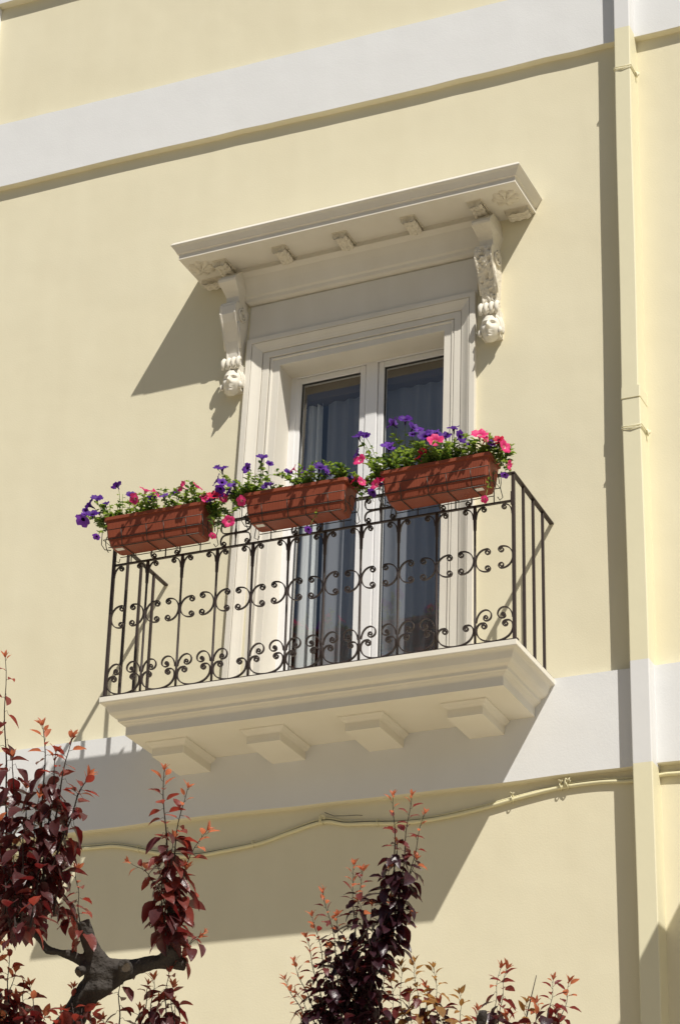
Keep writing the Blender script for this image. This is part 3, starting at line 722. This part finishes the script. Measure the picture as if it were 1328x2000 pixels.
petunia((.09, Y0, Zs), [(174, 986, -.86, .038, 'purple', LN), (190, 973, -.84, .036, 'purple', UPN), (162, 1016, -.88, .040, 'violet', DN), (181, 1003, -.90, .034, 'purple', F),
                        (228, 948, -.80, .030, 'purple', (-.5, -.2, .8)), (189, 1048, -.90, .022, 'violet', DN)],
        'purple petunia spilling over the left end of the left flower box', 1, .11, 8, [(165, 1005, -.85), (205, 1030, -.9), (190, 1020, -.88), (215, 985, -.82), (240, 965, -.8)], dens=1.1)
petunia((.30, Y0, Zs), [(256, 966, -.84, .026, 'purple', F), (263, 974, -.87, .034, 'pink', (-.3, -.8, -.1)), (286, 957, -.82, .036, 'pink', (.3, -.2, .8)), (305, 964, -.83, .030, 'pink', (.6, -.3, .5)), (320, 968, -.84, .026, 'violet', F)],
        'petunia with pink trumpets and one purple bloom in the left flower box', 2, .12, 12, [(250, 975, -.82), (300, 970, -.83), (325, 950, -.8), (275, 985, -.85)])
petunia((.55, Y0, Zs), [(356, 951, -.80, .034, 'pink', (-.6, -.2, .5)), (386, 950, -.80, .032, 'pink', (.5, -.1, .6)), (398, 968, -.84, .024, 'pink', (-.1, -.8, .5)), (419, 967, -.86, .038, 'crimson', F), (436, 972, -.84, .030, 'pink', RN_)],
        'petunia with pale pink and crimson blooms at the right end of the left flower box', 3, .14, 14, [(365, 945, -.79), (378, 938, -.8), (430, 985, -.86), (415, 1000, -.88), (450, 1005, -.86), (440, 985, -.82), (405, 975, -.86)], dens=1.1)
petunia((.69, Y0, Zs - .02), [(447, 1018, -.86, .032, 'pink', (.3, -.6, -.1)), (416, 1046, -.88, .020, 'pink', DN)],
        'petunia trailing off the right end of the left flower box with one hanging pink bloom', 4, .03, 4, [(428, 1005, -.87), (440, 1030, -.86), (450, 1010, -.85), (420, 1020, -.89), (432, 1040, -.87)], dens=1.2)
petunia((1.00, Y0, Zs), [(434, 914, -.84, .034, 'purple', UPN), (424, 937, -.86, .036, 'purple', LN), (456, 945, -.86, .034, 'violet', F), (430, 955, -.88, .028, 'purple', DN), (447, 960, -.85, .026, 'violet', LN), (482, 914, -.82, .032, 'violet', (-.2, -.8, .1)), (512, 892, -.80, .032, 'purple', UPN), (472, 978, -.88, .028, 'pink', (-.2, -.7, -.3))],
        'purple petunia at the left end of the middle flower box', 5, .12, 12, [(440, 930, -.84), (445, 965, -.88), (460, 980, -.88), (455, 1000, -.9), (470, 955, -.85), (510, 900, -.8), (520, 925, -.8), (465, 960, -.9)], dens=1.3)
petunia((1.30, Y0, Zs), [(573, 915, -.82, .024, 'pink', LN), (607, 921, -.84, .028, 'violet', F), (625, 911, -.82, .038, 'purple', F), (640, 922, -.83, .026, 'violet', RN_), (528, 946, -.86, .020, 'violet', F)],
        'low petunia with purple blooms and a small pink one in the middle flower box', 6, .22, 16, [(585, 925, -.82), (545, 945, -.84), (600, 915, -.82)])
petunia((1.58, Y0, Zs), [(691, 937, -.84, .026, 'crimson', LN), (706, 940, -.82, .028, 'pink', RN_), (733, 946, -.86, .034, 'pink', (-.2, -.7, .1)), (741, 938, -.84, .024, 'crimson', F), (727, 962, -.85, .026, 'purple', DN), (602, 1034, -.84, .022, 'violet', DN)],
        'petunia with red and pink blooms in the gap between the middle and right flower boxes', 7, .08, 9, [(705, 955, -.84), (720, 965, -.85), (690, 925, -.82), (730, 980, -.84), (708, 975, -.84), (745, 960, -.84)], dens=1.3)
petunia((1.93, Y0, Zs), [(700, 851, -.84, .032, 'purple', UPN), (696, 886, -.86, .032, 'purple', LN), (702, 898, -.88, .034, 'pink', (-.2, -.8, .2)), (756, 869, -.84, .034, 'violet', (.3, -.6, .5)), (765, 826, -.80, .038, 'purple', LN), (791, 818, -.80, .038, 'purple', UPN), (808, 834, -.80, .032, 'purple', RN_), (818, 840, -.81, .026, 'violet', F)],
        'tall purple petunia reaching left off the right flower box, one pink bloom among them', 8, .13, 16, [(715, 890, -.84), (725, 905, -.86), (740, 915, -.88), (735, 890, -.82), (760, 900, -.84), (780, 850, -.8), (790, 870, -.82), (720, 935, -.86), (800, 890, -.84), (830, 855, -.8)], dens=1.5)
petunia((2.20, Y0, Zs), [(830, 850, -.83, .040, 'purple', F), (845, 845, -.82, .034, 'violet', UPN), (850, 860, -.88, .042, 'pink', (.3, -.85, .4)), (869, 851, -.83, .034, 'purple', F), (885, 835, -.80, .034, 'purple', UPN), (900, 853, -.82, .036, 'purple', RN_), (825, 882, -.88, .022, 'crimson', DN)],
        'petunia with one big pink bloom among dark purple in the right flower box', 9, .14, 18, [(870, 870, -.84), (840, 885, -.88), (860, 880, -.86), (900, 875, -.84), (815, 870, -.84), (885, 865, -.84)], dens=1.5)
petunia((2.45, Y0, Zs), [(936, 848, -.84, .042, 'pink', F), (949, 859, -.84, .030, 'pink', RN_), (973, 858, -.84, .028, 'crimson', UPN), (986, 872, -.85, .036, 'pink', RN_), (994, 908, -.86, .024, 'pink', (.8, -.2, -.1)), (985, 928, -.84, .020, 'violet', DN), (946, 975, -.86, .020, 'pink', DN)],
        'bright pink petunia at the far right end of the right flower box', 10, .12, 15, [(950, 840, -.82), (920, 870, -.83), (1000, 885, -.84), (985, 900, -.84), (995, 920, -.83), (975, 890, -.82), (1000, 870, -.84)], dens=1.1)

# ------------------------------------------------------------------ downpipe and cable
dp = empty('drain_pipe', (3.14, -.07, GZ), 'cream square rainwater pipe with sections painted white where it crosses the bands', 'drain pipe')
def pxl(z): return (3.0827 + (z - 1.25) * .0094) if z > 1.72 else 3.0810 + (z + 2) * .0012
def pipe_run(z0, z1, wd, dpt, mid_, name='pipe_section', n=8, off=0):
    m = MB(); vv = []
    for i in range(n + 1):
        z = z0 + (z1 - z0) * i / n; x = pxl(min(z, z1 - 1e-4)) + off + .0015 * sin(z * 3.1); c = .006
        vv += [(x, .0, z), (x, -dpt + c, z), (x + c * .3, -dpt + c * .3, z), (x + c, -dpt, z), (x + wd - c, -dpt, z), (x + wd - c * .3, -dpt + c * .3, z), (x + wd, -dpt + c, z), (x + wd, 0, z)]
    fs = [(i * 8 + j, i * 8 + j + 1, (i + 1) * 8 + j + 1, (i + 1) * 8 + j) for i in range(n) for j in range(7)]
    fs += [tuple(range(8))[::-1], tuple(n * 8 + j for j in range(8))]
    m.add(vv, fs); return m.build(name, M[mid_], dp)
pipe_run(4.935, 9.5, .104, .152, 'pipe'); pipe_run(4.372, 4.935, .104, .152, 'pipe_white'); pipe_run(1.735, 4.372, .104, .152, 'pipe')
pipe_run(-.018, 1.675, .114, .149, 'pipe'); pipe_run(-.632, -.018, .114, .149, 'pipe_white'); pipe_run(GZ, -.632, .114, .149, 'pipe', n=14)
pipe_run(1.665, 1.740, .119, .154, 'pipe', 'pipe_collar', n=1, off=-.0025)
for zc, wd, dd in ((1.470, .114, .149), (4.06, .104, .152), (7.2, .104, .152)):
    m = MB(); x = pxl(zc)
    for dz in (-.008, .008):
        m.tube([(x - .004, .0, zc + dz), (x - .004, -dd - .004, zc + dz * .8), (x + wd * .5, -dd - .007, zc + dz - .006), (x + wd + .004, -dd - .004, zc + dz), (x + wd + .004, -.03, zc + dz)], .0036, 6)
    m.tube([(x + wd + .006, -.045, zc + .018), (x + wd + .016, -.05, zc + .002), (x + wd + .012, -.052, zc - .03)], [.006, .010, .004], 7)
    m.tube([(x + wd + .004, -.04, zc), (x + wd + .022, -.045, zc - .012), (x + wd + .026, -.045, zc + .008)], .0035, 6)
    m.build('pipe_tie', M['pipe'], dp)
cpts = [(-9, -.70), (-4, -.72), (-1.6, -.69), (-.45, -.706), (-.218, -.716), (.033, -.782), (.278, -.832), (.516, -.822), (.751, -.797), (.917, -.757), (1.147, -.711), (1.29, -.740), (1.442, -.753), (1.636, -.772), (1.859, -.772), (2.111, -.746), (2.313, -.712), (2.45, -.690), (2.636, -.668), (2.85, -.664), (3.042, -.678), (3.206, -.664), (3.317, -.667), (3.8, -.70), (5, -.68), (9, -.70)]
def catmull(P_, n=6):
    out = []
    for i in range(len(P_) - 1):
        a_, b_, c, d = P_[max(0, i - 1)], P_[i], P_[i + 1], P_[min(len(P_) - 1, i + 2)]
        for k in range(n):
            t = k / n
            out.append(tuple(.5 * (2 * b_[q] + (c[q] - a_[q]) * t + (2 * a_[q] - 5 * b_[q] + 4 * c[q] - d[q]) * t * t + (3 * b_[q] - a_[q] - 3 * c[q] + d[q]) * t ** 3) for q in range(2)))
    return out + [P_[-1]]
cc = catmull(cpts)
cab = empty('cable', (0, 0, -.7), 'cream painted cable bundle sagging along the wall under the balcony', 'cable')
m = MB(); m.tube([(x, -.016 - .002 * sin(x * 4), z - .006) for x, z in cc], .0115, 10); m.build('thick_cable', M['cable'], cab)
m = MB(); m.tube([(x, -.013, z + .011 + .003 * sin(x * 7)) for x, z in cc], .0055, 8); m.build('thin_cable', M['cable'], cab)
m = MB(); m.tube([(x, -.022 , z + .0035 + .0025 * sin(x * 5)) for x, z in cc if -1 < x < 2.12], .0022, 6)
m.tube([(1.16, -.02, -.662), (1.22, -.02, -.690), (1.30, -.02, -.698), (1.36, -.018, -.700), (1.40, -.018, -.706)], .0020, 6); m.build('dark_wire', M['cable_dark'], cab)
def zat(x):
    for i in range(len(cc) - 1):
        if cc[i][0] <= x <= cc[i + 1][0]: return cc[i][1] + (cc[i + 1][1] - cc[i][1]) * (x - cc[i][0]) / (cc[i + 1][0] - cc[i][0])
for x, big in ((-.07, 0), (.70, 0), (1.145, 2), (1.50, 0), (1.78, 0), (2.33, 1), (2.62, 1), (2.66, 2), (3.45, 1)):
    z = zat(x); m = MB()
    r = .021
    m.tube([(x + .004 * sin(t * 2), -.016 + (r + .001) * cos(t), z - .001 + r * sin(t)) for t in [2 * pi * i / 16 for i in range(16)]], .0034 if big else .0022, 6, closed=True)
    if big:
        m.tube([(x, -.034, z + .018), (x + .005, -.042, z + .026), (x - .006, -.040, z + .032), (x - .010, -.036, z + .024)], .0032, 6)
        m.tube([(x, -.034, z + .014), (x + .012, -.040, z + .020), (x + .016, -.042, z + .029)], .0030, 6)
    if big == 2:
        m.tube([(x - .012, -.03, z - .012), (x - .010, -.036, z + .012), (x - .004, -.038, z + .036)], .0050, 6)
        m.tube([(x + .014, -.032, z + .004), (x + .024, -.042, z + .016), (x + .012, -.042, z + .026), (x + .020, -.04, z + .034)], .0038, 6)
    m.build('cable_tie', M['cable'], cab)

# ------------------------------------------------------------------ purple-leaved plum trees
def remesh(mb, name, m, parent, vox):
    o = mb.build(name, m, parent)
    md = o.modifiers.new('remesh', 'REMESH'); md.mode = 'VOXEL'; md.voxel_size = vox; md.use_smooth_shade = True
    sm = o.modifiers.new('smooth', 'SMOOTH'); sm.iterations = 3; sm.factor = .5
    tx = bpy.data.textures.new('bark_lumps', 'CLOUDS'); tx.noise_scale = .07; tx.noise_depth = 3
    dm = o.modifiers.new('lumps', 'DISPLACE'); dm.texture = tx; dm.strength = .022; dm.mid_level = .5
    dg = bpy.context.evaluated_depsgraph_get(); me = bpy.data.meshes.new_from_object(o.evaluated_get(dg)); me.name = name
    o.modifiers.clear(); o.data = me
    if not me.materials:
        for q in (m if isinstance(m, list) else [m]): me.materials.append(q)
    for p in me.polygons: p.use_smooth = True
    return o
VIEW = -(CROT @ Vector((0, 0, -1)))       # towards the street
def shoot(tw, lf, a, b, depth, rn, px2m, r0=.0045, bow=.0, gap=.020, size=.060, young=.28, bronze=False, da=0, db=0, dark=.5, start=.0, tipsize=.5, dens=1):
    """one upright shoot from pixel a to pixel b at a depth, leaves set spirally, big and dark low, small and orange at its tip"""
    A_ = dep(a[0], a[1], depth + da); B_ = dep(b[0], b[1], depth + db); n = 14
    side = (B_ - A_).cross(VIEW).normalized()
    Lg = (B_ - A_).length
    ph1 = rn.uniform(0, 6)
    pts = [A_.lerp(B_, i / n) + side * (bow * Lg * sin(pi * i / n) + .006 * sin(ph1 + i * .9) * (i / n)) for i in range(n + 1)]
    tw.tube(pts, [max(.0012, r0 * (1 - .75 * i / n)) for i in range(n + 1)], 6)
    k = int(1.15 * Lg / gap * dens); phi = rn.uniform(0, 6.28)
    for i in range(k):
        t = start + (1 - start) * (i + rn.uniform(-.3, .3) + .5) / k; t = min(.995, max(0.01, t)); phi += 2.4 + rn.uniform(-.5, .5)
        q = t * n; j = min(n - 1, int(q)); p = pts[j].lerp(pts[j + 1], q - j); ax = (pts[j + 1] - pts[j]).normalized()
        o1 = ax.orthogonal().normalized(); o2 = ax.cross(o1); out = o1 * cos(phi) + o2 * sin(phi)
        dist_tip = (1 - t) * Lg
        yt = max(0, 1 - dist_tip / young) if young > 0 else 0
        L = 1.36 * size * rn.uniform(.72, 1.25) * (1 - (1 - tipsize) * yt)
        droop = rn.uniform(.15, 1.0) * (1 - yt)
        d = out * 1.0 + ax * (.35 + 1.2 * yt * yt) - Vector((0, 0, 1)) * droop * 1.3
        x = rn.random() * .5 + yt * .9
        if bronze: mi = 3 if x > .45 else (0 if x < .18 else (1 if rn.random() < .4 else 3))
        else: mi = 2 if x > .86 else (1 if x > dark else 0)
        pet = L * .28; pb = p + d.normalized() * pet
        tw.tube([p, p + out * pet * .5 + ax * pet * .3, pb], [.0011, .0009, .0009], 4)
        leaf_geo(lf, pb, d + Vector((0, 0, -.25 * droop)), ax * .5 + Vector((0, 0, 1)) + Vector((rn.uniform(-.7, .7), rn.uniform(-.7, .7), 0)), L, L * rn.uniform(.54, .74) * (1 - .28 * yt), rn, mi, rn.uniform(.15, .75), rn.uniform(.08, .35))
    for q in range(5):     # the tuft of new leaves at the very tip
        phi += 1.26; ax = (pts[-1] - pts[-2]).normalized(); o1 = ax.orthogonal().normalized(); o2 = ax.cross(o1); out = o1 * cos(phi) + o2 * sin(phi)
        L = size * rn.uniform(.50, .80); leaf_geo(lf, pts[-1], out * .55 + ax, ax, L, L * .36, rn, 3 if bronze else 2, rn.uniform(0, .4), .25)

def px_blob(mb, pts, depth, S):
    """tube through (u, v, width px, depth offset)"""
    P3 = [dep(u, v, depth + dd) for u, v, w_, dd in pts]; R = [w_ / 2 / S * .92 for u, v, w_, dd in pts]
    Q = []; RR = []
    for i in range(len(P3) - 1):
        for k in range(4): t = k / 4; Q.append(P3[i].lerp(P3[i + 1], t)); RR.append(R[i] + (R[i + 1] - R[i]) * t)
    Q.append(P3[-1]); RR.append(R[-1]); mb.tube(Q, RR, 14)

M['leaf_black'] = mat('plum_leaf_blackish', (.034, .013, .019), .33, .5, var=.5, varscale=22, bump=[(90, .5, .004)], transl=((.14, .012, .016), .22))
M['leaf_wine'] = mat('plum_leaf_wine', (.125, .032, .030), .36, .5, var=.4, varscale=22, bump=[(90, .5, .004)], transl=((.34, .026, .024), .36))
LEAFM = [M['leaf_dark'], M['leaf_mid'], M['leaf_young'], M['leaf_bronze']]
# tree one, near, left
D1 = 9.0; S1 = FPX / D1
t1 = empty('plum_tree', tuple(Vector((2.05, -4.35, GZ))), 'pollarded purple leaved plum tree at lower left with bare knuckled limbs', 'tree', 'purple leaved plum trees')
tr = MB()
px_blob(tr, [(165, 1903, 30, -.02), (190, 1900, 50, -.01), (222, 1897, 60, 0), (248, 1894, 46, 0), (262, 1893, 38, 0)], D1, S1)
tr.tube([dep(246 + 11 * cos(a_), 1889 + 12 * sin(a_), D1 - .135) for a_ in [2 * pi * i / 14 for i in range(14)]], .009, 8, closed=True)
px_blob(tr, [(205, 1925, 20, -.06), (165, 1935, 16, -.05), (140, 1960, 18, -.05)], D1, S1)
px_blob(tr, [(240, 1915, 18, -.06), (205, 1935, 22, -.05), (180, 1950, 18, -.04)], D1, S1)
px_blob(tr, [(218, 1895, 58, 0), (188, 1922, 60, 0), (158, 1962, 56, 0), (128, 2010, 56, 0), (97, 2060, 60, 0)], D1, S1)
px_blob(tr, [(238, 1903, 50, 0), (205, 1893, 52, 0), (184, 1862, 36, 0), (172, 1830, 31, 0), (162, 1797, 31, 0)], D1, S1)
px_blob(tr, [(225, 1900, 54, 0), (262, 1890, 36, 0), (300, 1880, 30, 0), (335, 1878, 30, 0), (364, 1884, 30, 0)], D1, S1)
px_blob(tr, [(205, 1890, 40, 0), (170, 1880, 26, 0), (140, 1868, 20, -.02), (110, 1859, 18, -.03), (93, 1857, 22, -.03), (82, 1838, 17, -.03), (64, 1822, 15, -.03), (45, 1812, 16, -.03), (30, 1790, 13, -.03)], D1, S1)
px_blob(tr, [(185, 1892, 34, 0), (165, 1892, 28, -.04), (154, 1900, 25, -.09)], D1, S1)
px_blob(tr, [(230, 1900, 40, 0), (243, 1893, 30, -.08), (246, 1889, 26, -.13)], D1, S1)
px_blob(tr, [(318, 1876, 22, 0), (326, 1862, 30, -.01), (338, 1856, 30, 0), (350, 1866, 20, 0)], D1, S1)
px_blob(tr, [(332, 1870, 18, 0), (334, 1840, 15, 0), (335, 1800, 12, 0), (338, 1750, 9, 0), (336, 1700, 6, 0)], D1, S1)
p0 = dep(97, 2056, D1); R0 = 28 / S1
tr.tube([p0 + Vector((.02, 0, .03)), p0, p0 + Vector((-.10, .06, -.35)), Vector((2.02, -4.42, -4.4)), Vector((1.98, -4.4, -5.6)), Vector((1.98, -4.4, GZ - .05))], [R0, R0, R0 * 1.15, R0 * 1.3, R0 * 1.35, R0 * 1.8], 14)
remesh(tr, 'trunk', M['bark'], t1, .009)
cu = MB()
def disc(c, n, r):
    s, t, n = frame_of(n, 0); cu.add([Vector(c)] + [Vector(c) + s * r * cos(a_) + t * r * sin(a_) for a_ in [2 * pi * i / 20 for i in range(20)]], [(0, 1 + i, 1 + (i + 1) % 20) for i in range(20)])
disc(dep(246, 1889, D1 - .142), VIEW + Vector((.1, 0, .05)), .018)
disc(dep(154, 1901, D1 - .105), VIEW + Vector((-.6, 0, -.2)), .014)
cu.build('pruning_cut', M['cutwood'], t1)
tw = MB(); lf = MB(); rn = random.Random(11)
S = lambda a, b, **k: shoot(tw, lf, a, b, D1, rn, S1, **dict(k, dark=k.get('dark', .5) - .14))
# tall group at far left
S((14, 1640), (10, 1285), size=.052, dens=.62, da=.1, young=.16, gap=.026)
S((20, 1780), (28, 1480), r0=.006, da=.05, dark=.8, young=.02)
S((58, 1780), (86, 1418), r0=.006, da=0, young=.22, dark=.66, bow=.03)
S((75, 1760), (140, 1440), r0=.006, da=-.05, young=.20, dark=.66, dens=.8)
S((80, 1760), (112, 1470), r0=.006, da=-.05, young=.18, dark=.7)
S((100, 1700), (170, 1515), r0=.005, da=-.1, young=.16, dark=.6, gap=.024)
S((118, 1640), (168, 1520), da=0, young=.14, gap=.03)
S((-20, 1800), (-10, 1500), da=.15, dark=.8, young=.1)
S((40, 1800), (52, 1540), da=-.15, dark=.75, young=.06)
S((20, 1810), (-5, 1590), da=-.2, dark=.62, young=.10)
S((50, 1800), (75, 1560), da=.1, dark=.8, young=.06)
S((105, 1790), (130, 1610), da=-.05, dark=.7, young=.05, gap=.018)
S((60, 1810), (90, 1640), da=-.25, dark=.55, young=.08, gap=.016)
S((30, 1830), (30, 1650), da=-.22, dark=.6, young=.06, gap=.016)
S((90, 1800), (115, 1680), da=.12, dark=.9, young=.0, gap=.016)
S((8, 1830), (15, 1690), da=-.1, dark=.8, young=.0, gap=.016)
S((45, 1812), (60, 1720), da=-.05, dark=.9, young=.0, gap=.014)
S((170, 1840), (118, 1730), r0=.006, young=.05, dark=.3, gap=.035)
S((158, 1830), (150, 1700), r0=.003, young=.12, dark=.3, gap=.022, size=.05)
# group on the right-hand limb
S((332, 1860), (320, 1505), start=.13, r0=.006, young=.24, dark=.42, gap=.023, size=.056)
S((338, 1860), (364, 1540), start=.13, r0=.005, young=.24, dark=.42, gap=.025, size=.054, bow=-.04)
S((345, 1865), (402, 1622), start=.13, r0=.004, young=.2, dark=.4, gap=.028, bow=-.1)
S((325, 1770), (256, 1683), r0=.003, young=.14, dark=.4, gap=.022, size=.046, bow=.1)
S((332, 1850), (338, 1640), start=.13, r0=.005, young=.04, dark=.55, gap=.016)
S((328, 1860), (310, 1690), start=.13, r0=.004, young=.06, dark=.6, gap=.018, da=-.08)
S((340, 1850), (360, 1700), start=.13, r0=.004, young=.06, dark=.5, gap=.020, da=.06)
S((345, 1875), (398, 1820), r0=.0025, young=.2, size=.036, gap=.02, bow=-.05)
S((350, 1880), (385, 1830), r0=.0025, young=.0, size=.05, gap=.02, dark=.4)
# low shoots in front of and under the limbs
S((20, 2060), (16, 1850), young=.2, dark=.5, da=-.1)
S((-10, 2060), (-8, 1880), young=.14, dark=.5, da=-.1)
S((70, 2080), (62, 1925), young=.16, dark=.4, da=-.2, gap=.024, size=.05)
S((45, 2060), (48, 1930), young=.08, dark=.7, da=-.1)
S((0, 2050), (28, 1900), young=.1, dark=.7)
S((150, 2080), (142, 1930), young=.16, dark=.3, da=-.35, gap=.028, size=.05)
S((175, 2080), (180, 1965), young=.1, dark=.4, da=-.35, gap=.026, size=.046)
S((125, 2080), (150, 1985), young=.08, dark=.5, da=-.35, gap=.02)
S((110, 2090), (118, 1975), young=.10, dark=.4, da=-.38, gap=.018, size=.05)
S((165, 2090), (160, 1950), young=.14, dark=.35, da=-.36, gap=.022, size=.05)
S((195, 2090), (205, 1990), young=.06, dark=.4, da=-.36, gap=.018, size=.05)
S((80, 2090), (85, 1985), young=.08, dark=.5, da=-.3, gap=.018)
S((30, 2080), (34, 1950), young=.06, dark=.6, da=-.3, gap=.016)
S((5, 2080), (0, 1960), young=.04, dark=.6, da=-.3, gap=.016)
S((300, 2090), (312, 1960), young=.03, dark=.5, da=-.1, gap=.018)
S((345, 2080), (335, 1930), young=.05, dark=.5, da=-.1, gap=.020)
S((232, 2060), (235, 1905), young=.0, dark=.65, da=.05, gap=.030, size=.058)
S((262, 2070), (292, 1925), young=.12, dark=.4, da=.05, gap=.026, size=.046)
S((290, 2080), (300, 1915), young=.10, dark=.5, da=.0, gap=.024)
S((318, 2080), (328, 1900), young=.04, dark=.6, da=-.05, gap=.022)
S((330, 2070), (342, 1960), young=.03, dark=.5, da=-.05, gap=.02)
S((270, 2080), (275, 1975), young=.03, dark=.6, da=-.1, gap=.02)
tw.build('twigs', M['twig'], t1); lf.build('crown', LEAFM, t1)

# tree two, nearer the wall
D2 = 11.0; S2 = FPX / D2
t2 = empty('plum_tree', tuple(Vector((1.95, -2.1, GZ))), 'dark purple leaved plum tree at bottom centre, its leading shoot rising above the cable', 'tree', 'purple leaved plum trees')
tr = MB()
px_blob(tr, [(700, 2180, 50, 0), (695, 2090, 34, 0), (700, 2020, 22, 0), (712, 1950, 16, 0), (735, 1870, 12, 0), (755, 1790, 9, 0)], D2, S2)
px_blob(tr, [(700, 2180, 50, 0), (650, 2090, 28, .1), (635, 2020, 18, .1), (632, 1950, 12, .1)], D2, S2)
px_blob(tr, [(700, 2180, 50, 0), (800, 2110, 32, -.1), (900, 2060, 28, -.2), (938, 2020, 22, -.2), (944, 1972, 20, -.2)], D2, S2)
px_blob(tr, [(800, 2110, 32, -.1), (830, 2060, 18, -.1), (840, 2000, 12, -.1)], D2, S2)
px_blob(tr, [(900, 2070, 28, -.2), (1000, 2060, 18, -.2), (1050, 2020, 12, -.2)], D2, S2)
p0 = dep(700, 2175, D2); R0 = 25 / S2
tr.tube([p0 + Vector((0, 0, .03)), p0, Vector((1.85, -2.2, -4.0)), Vector((1.9, -2.15, -5.4)), Vector((1.9, -2.1, GZ - .05))], [R0, R0 * 1.1, R0 * 1.5, R0 * 1.7, R0 * 2.4], 14)
remesh(tr, 'trunk', M['bark'], t2, .010)
tw = MB(); lf = MB(); rn = random.Random(23)
S = lambda a, b, **k: shoot(tw, lf, a, b, D2, rn, S2, **dict(k, young=k.get('young', .28) * 1.35 + .015, dark=min(k.get('dark', .5), 1.1) * .86, gap=k.get('gap', .02) * 1.12))
# leading shoot
S((772, 1800), (769, 1556), r0=.005, young=.26, dark=.7, gap=.024, size=.056)
S((775, 1800), (802, 1555), r0=.005, young=.22, dark=.7, gap=.026, size=.056)
S((780, 1790), (828, 1590), r0=.004, young=.2, dark=.6, gap=.034, size=.05)
S((752, 1860), (775, 1650), r0=.006, young=.0, dark=1.5, gap=.013)
S((760, 1850), (810, 1680), r0=.005, young=.02, dark=1.5, gap=.014)
S((745, 1860), (757, 1700), r0=.005, young=.02, dark=1.5, gap=.014, da=.08)
S((735, 1880), (765, 1760), r0=.005, young=.0, dark=1.5, gap=.012, da=-.08)
S((770, 1850), (800, 1790), r0=.003, young=.1, dark=.9, gap=.018)
# main mass
for (a, b, kw) in [((700, 1990), (688, 1690), dict(young=.26, dark=.72)), ((660, 1990), (632, 1745), dict(young=.22, dark=.7, bow=.04)), ((680, 2000), (705, 1700), dict(young=.12, dark=.8)),
                   ((655, 1990), (612, 1790), dict(young=.22, dark=.7)), ((640, 2000), (598, 1832), dict(young=.24, dark=.65)), ((630, 2010), (573, 1880), dict(young=.22, dark=.7)),
                   ((620, 2030), (556, 1915), dict(young=.18, dark=.7)), ((640, 2040), (580, 1940), dict(young=.08, dark=.9)), ((700, 1960), (725, 1770), dict(young=.04, dark=1.2)),
                   ((690, 1990), (655, 1790), dict(young=.14, dark=.8)), ((720, 1960), (745, 1800), dict(young=.0, dark=1.5)), ((700, 2000), (675, 1840), dict(young=.04, dark=1.0)),
                   ((720, 2010), (738, 1850), dict(young=.02, dark=1.3)), ((680, 2040), (640, 1880), dict(young=.06, dark=1.2)), ((700, 2050), (700, 1900), dict(young=.02, dark=1.4)),
                   ((730, 2050), (750, 1900), dict(young=.12, dark=.9)), ((640, 2070), (610, 1930), dict(young=.04, dark=1.3)), ((670, 2080), (665, 1930), dict(young=.02, dark=1.4)),
                   ((700, 2090), (720, 1950), dict(young=.02, dark=1.4)), ((740, 2080), (745, 1960), dict(young=.03, dark=1.0)), ((600, 2090), (590, 1985), dict(young=.05, dark=1.0)),
                   ((690, 1950), (760, 1830), dict(young=.05, dark=1.3)), ((650, 2000), (640, 1850), dict(young=.05, dark=1.1)), ((735, 1900), (700, 1760), dict(young=.10, dark=1.0)),
                   ((725, 1960), (690, 1850), dict(young=.02, dark=1.4)), ((665, 2050), (625, 1960), dict(young=.0, dark=1.4)), ((715, 2050), (690, 1950), dict(young=.0, dark=1.4))]:
    S(a, b, r0=.0042, gap=rn.uniform(.014, .018), size=.054, da=rn.uniform(-.14, .14), **kw)
# bronze group right of it
for (a, b, kw) in [((785, 2060), (782, 1888), dict(gap=.026)), ((830, 2060), (808, 1880), dict(gap=.024)), ((860, 2060), (848, 1890), dict(gap=.026)), ((840, 2060), (832, 1930), dict(gap=.018, bronze=False, young=.06)),
                   ((805, 2080), (800, 1940), dict(gap=.02)), ((902, 2060), (898, 1942), dict(gap=.03)), ((870, 2070), (862, 1960), dict(gap=.016, bronze=False, young=.03)), ((775, 2080), (764, 1920), dict(gap=.024, bronze=False, dark=.4))]:
    kw = dict(dict(bronze=True, young=.12, size=.062), **kw); kw['gap'] *= .62; S(a, b, r0=.003, da=rn.uniform(-.2, 0), **kw)
# far right group
for (a, b, kw) in [((958, 2030), (975, 1892), dict(gap=.030)), ((968, 2030), (988, 1893), dict(gap=.032)), ((940, 2040), (930, 1975), dict(gap=.014, dark=.6)), ((1060, 2040), (1082, 1915), dict(gap=.028)),
                   ((1070, 2040), (1112, 1920), dict(gap=.026, bow=.05)), ((1040, 2050), (1050, 1960), dict(gap=.020)), ((1075, 2060), (1085, 1975), dict(gap=.018, dark=.6)), ((990, 2060), (992, 1985), dict(gap=.016, dark=.7)), ((1000, 2060), (1030, 1960), dict(gap=.03, bronze=True))]:
    kw = dict(dict(young=.12, dark=.4, size=.062), **kw); kw['gap'] *= .66; S(a, b, r0=.003, da=rn.uniform(-.3, -.1), **kw)
tw.tube([dep(1010, 2060, D2), dep(1047, 1905, D2)], [.005, .002], 6)
tw.build('twigs', M['twig'], t2); lf.build('crown', [M['leaf_black'], M['leaf_wine']] + LEAFM[2:], t2)

# ------------------------------------------------------------------ put each Empty at its thing's base, keeping its parts where they are
for e, loc in EMPTIES:
    if e.parent is not None: continue
    e.location = loc
    for ch in e.children: ch.location = ch.location - loc
bpy.context.view_layer.update()
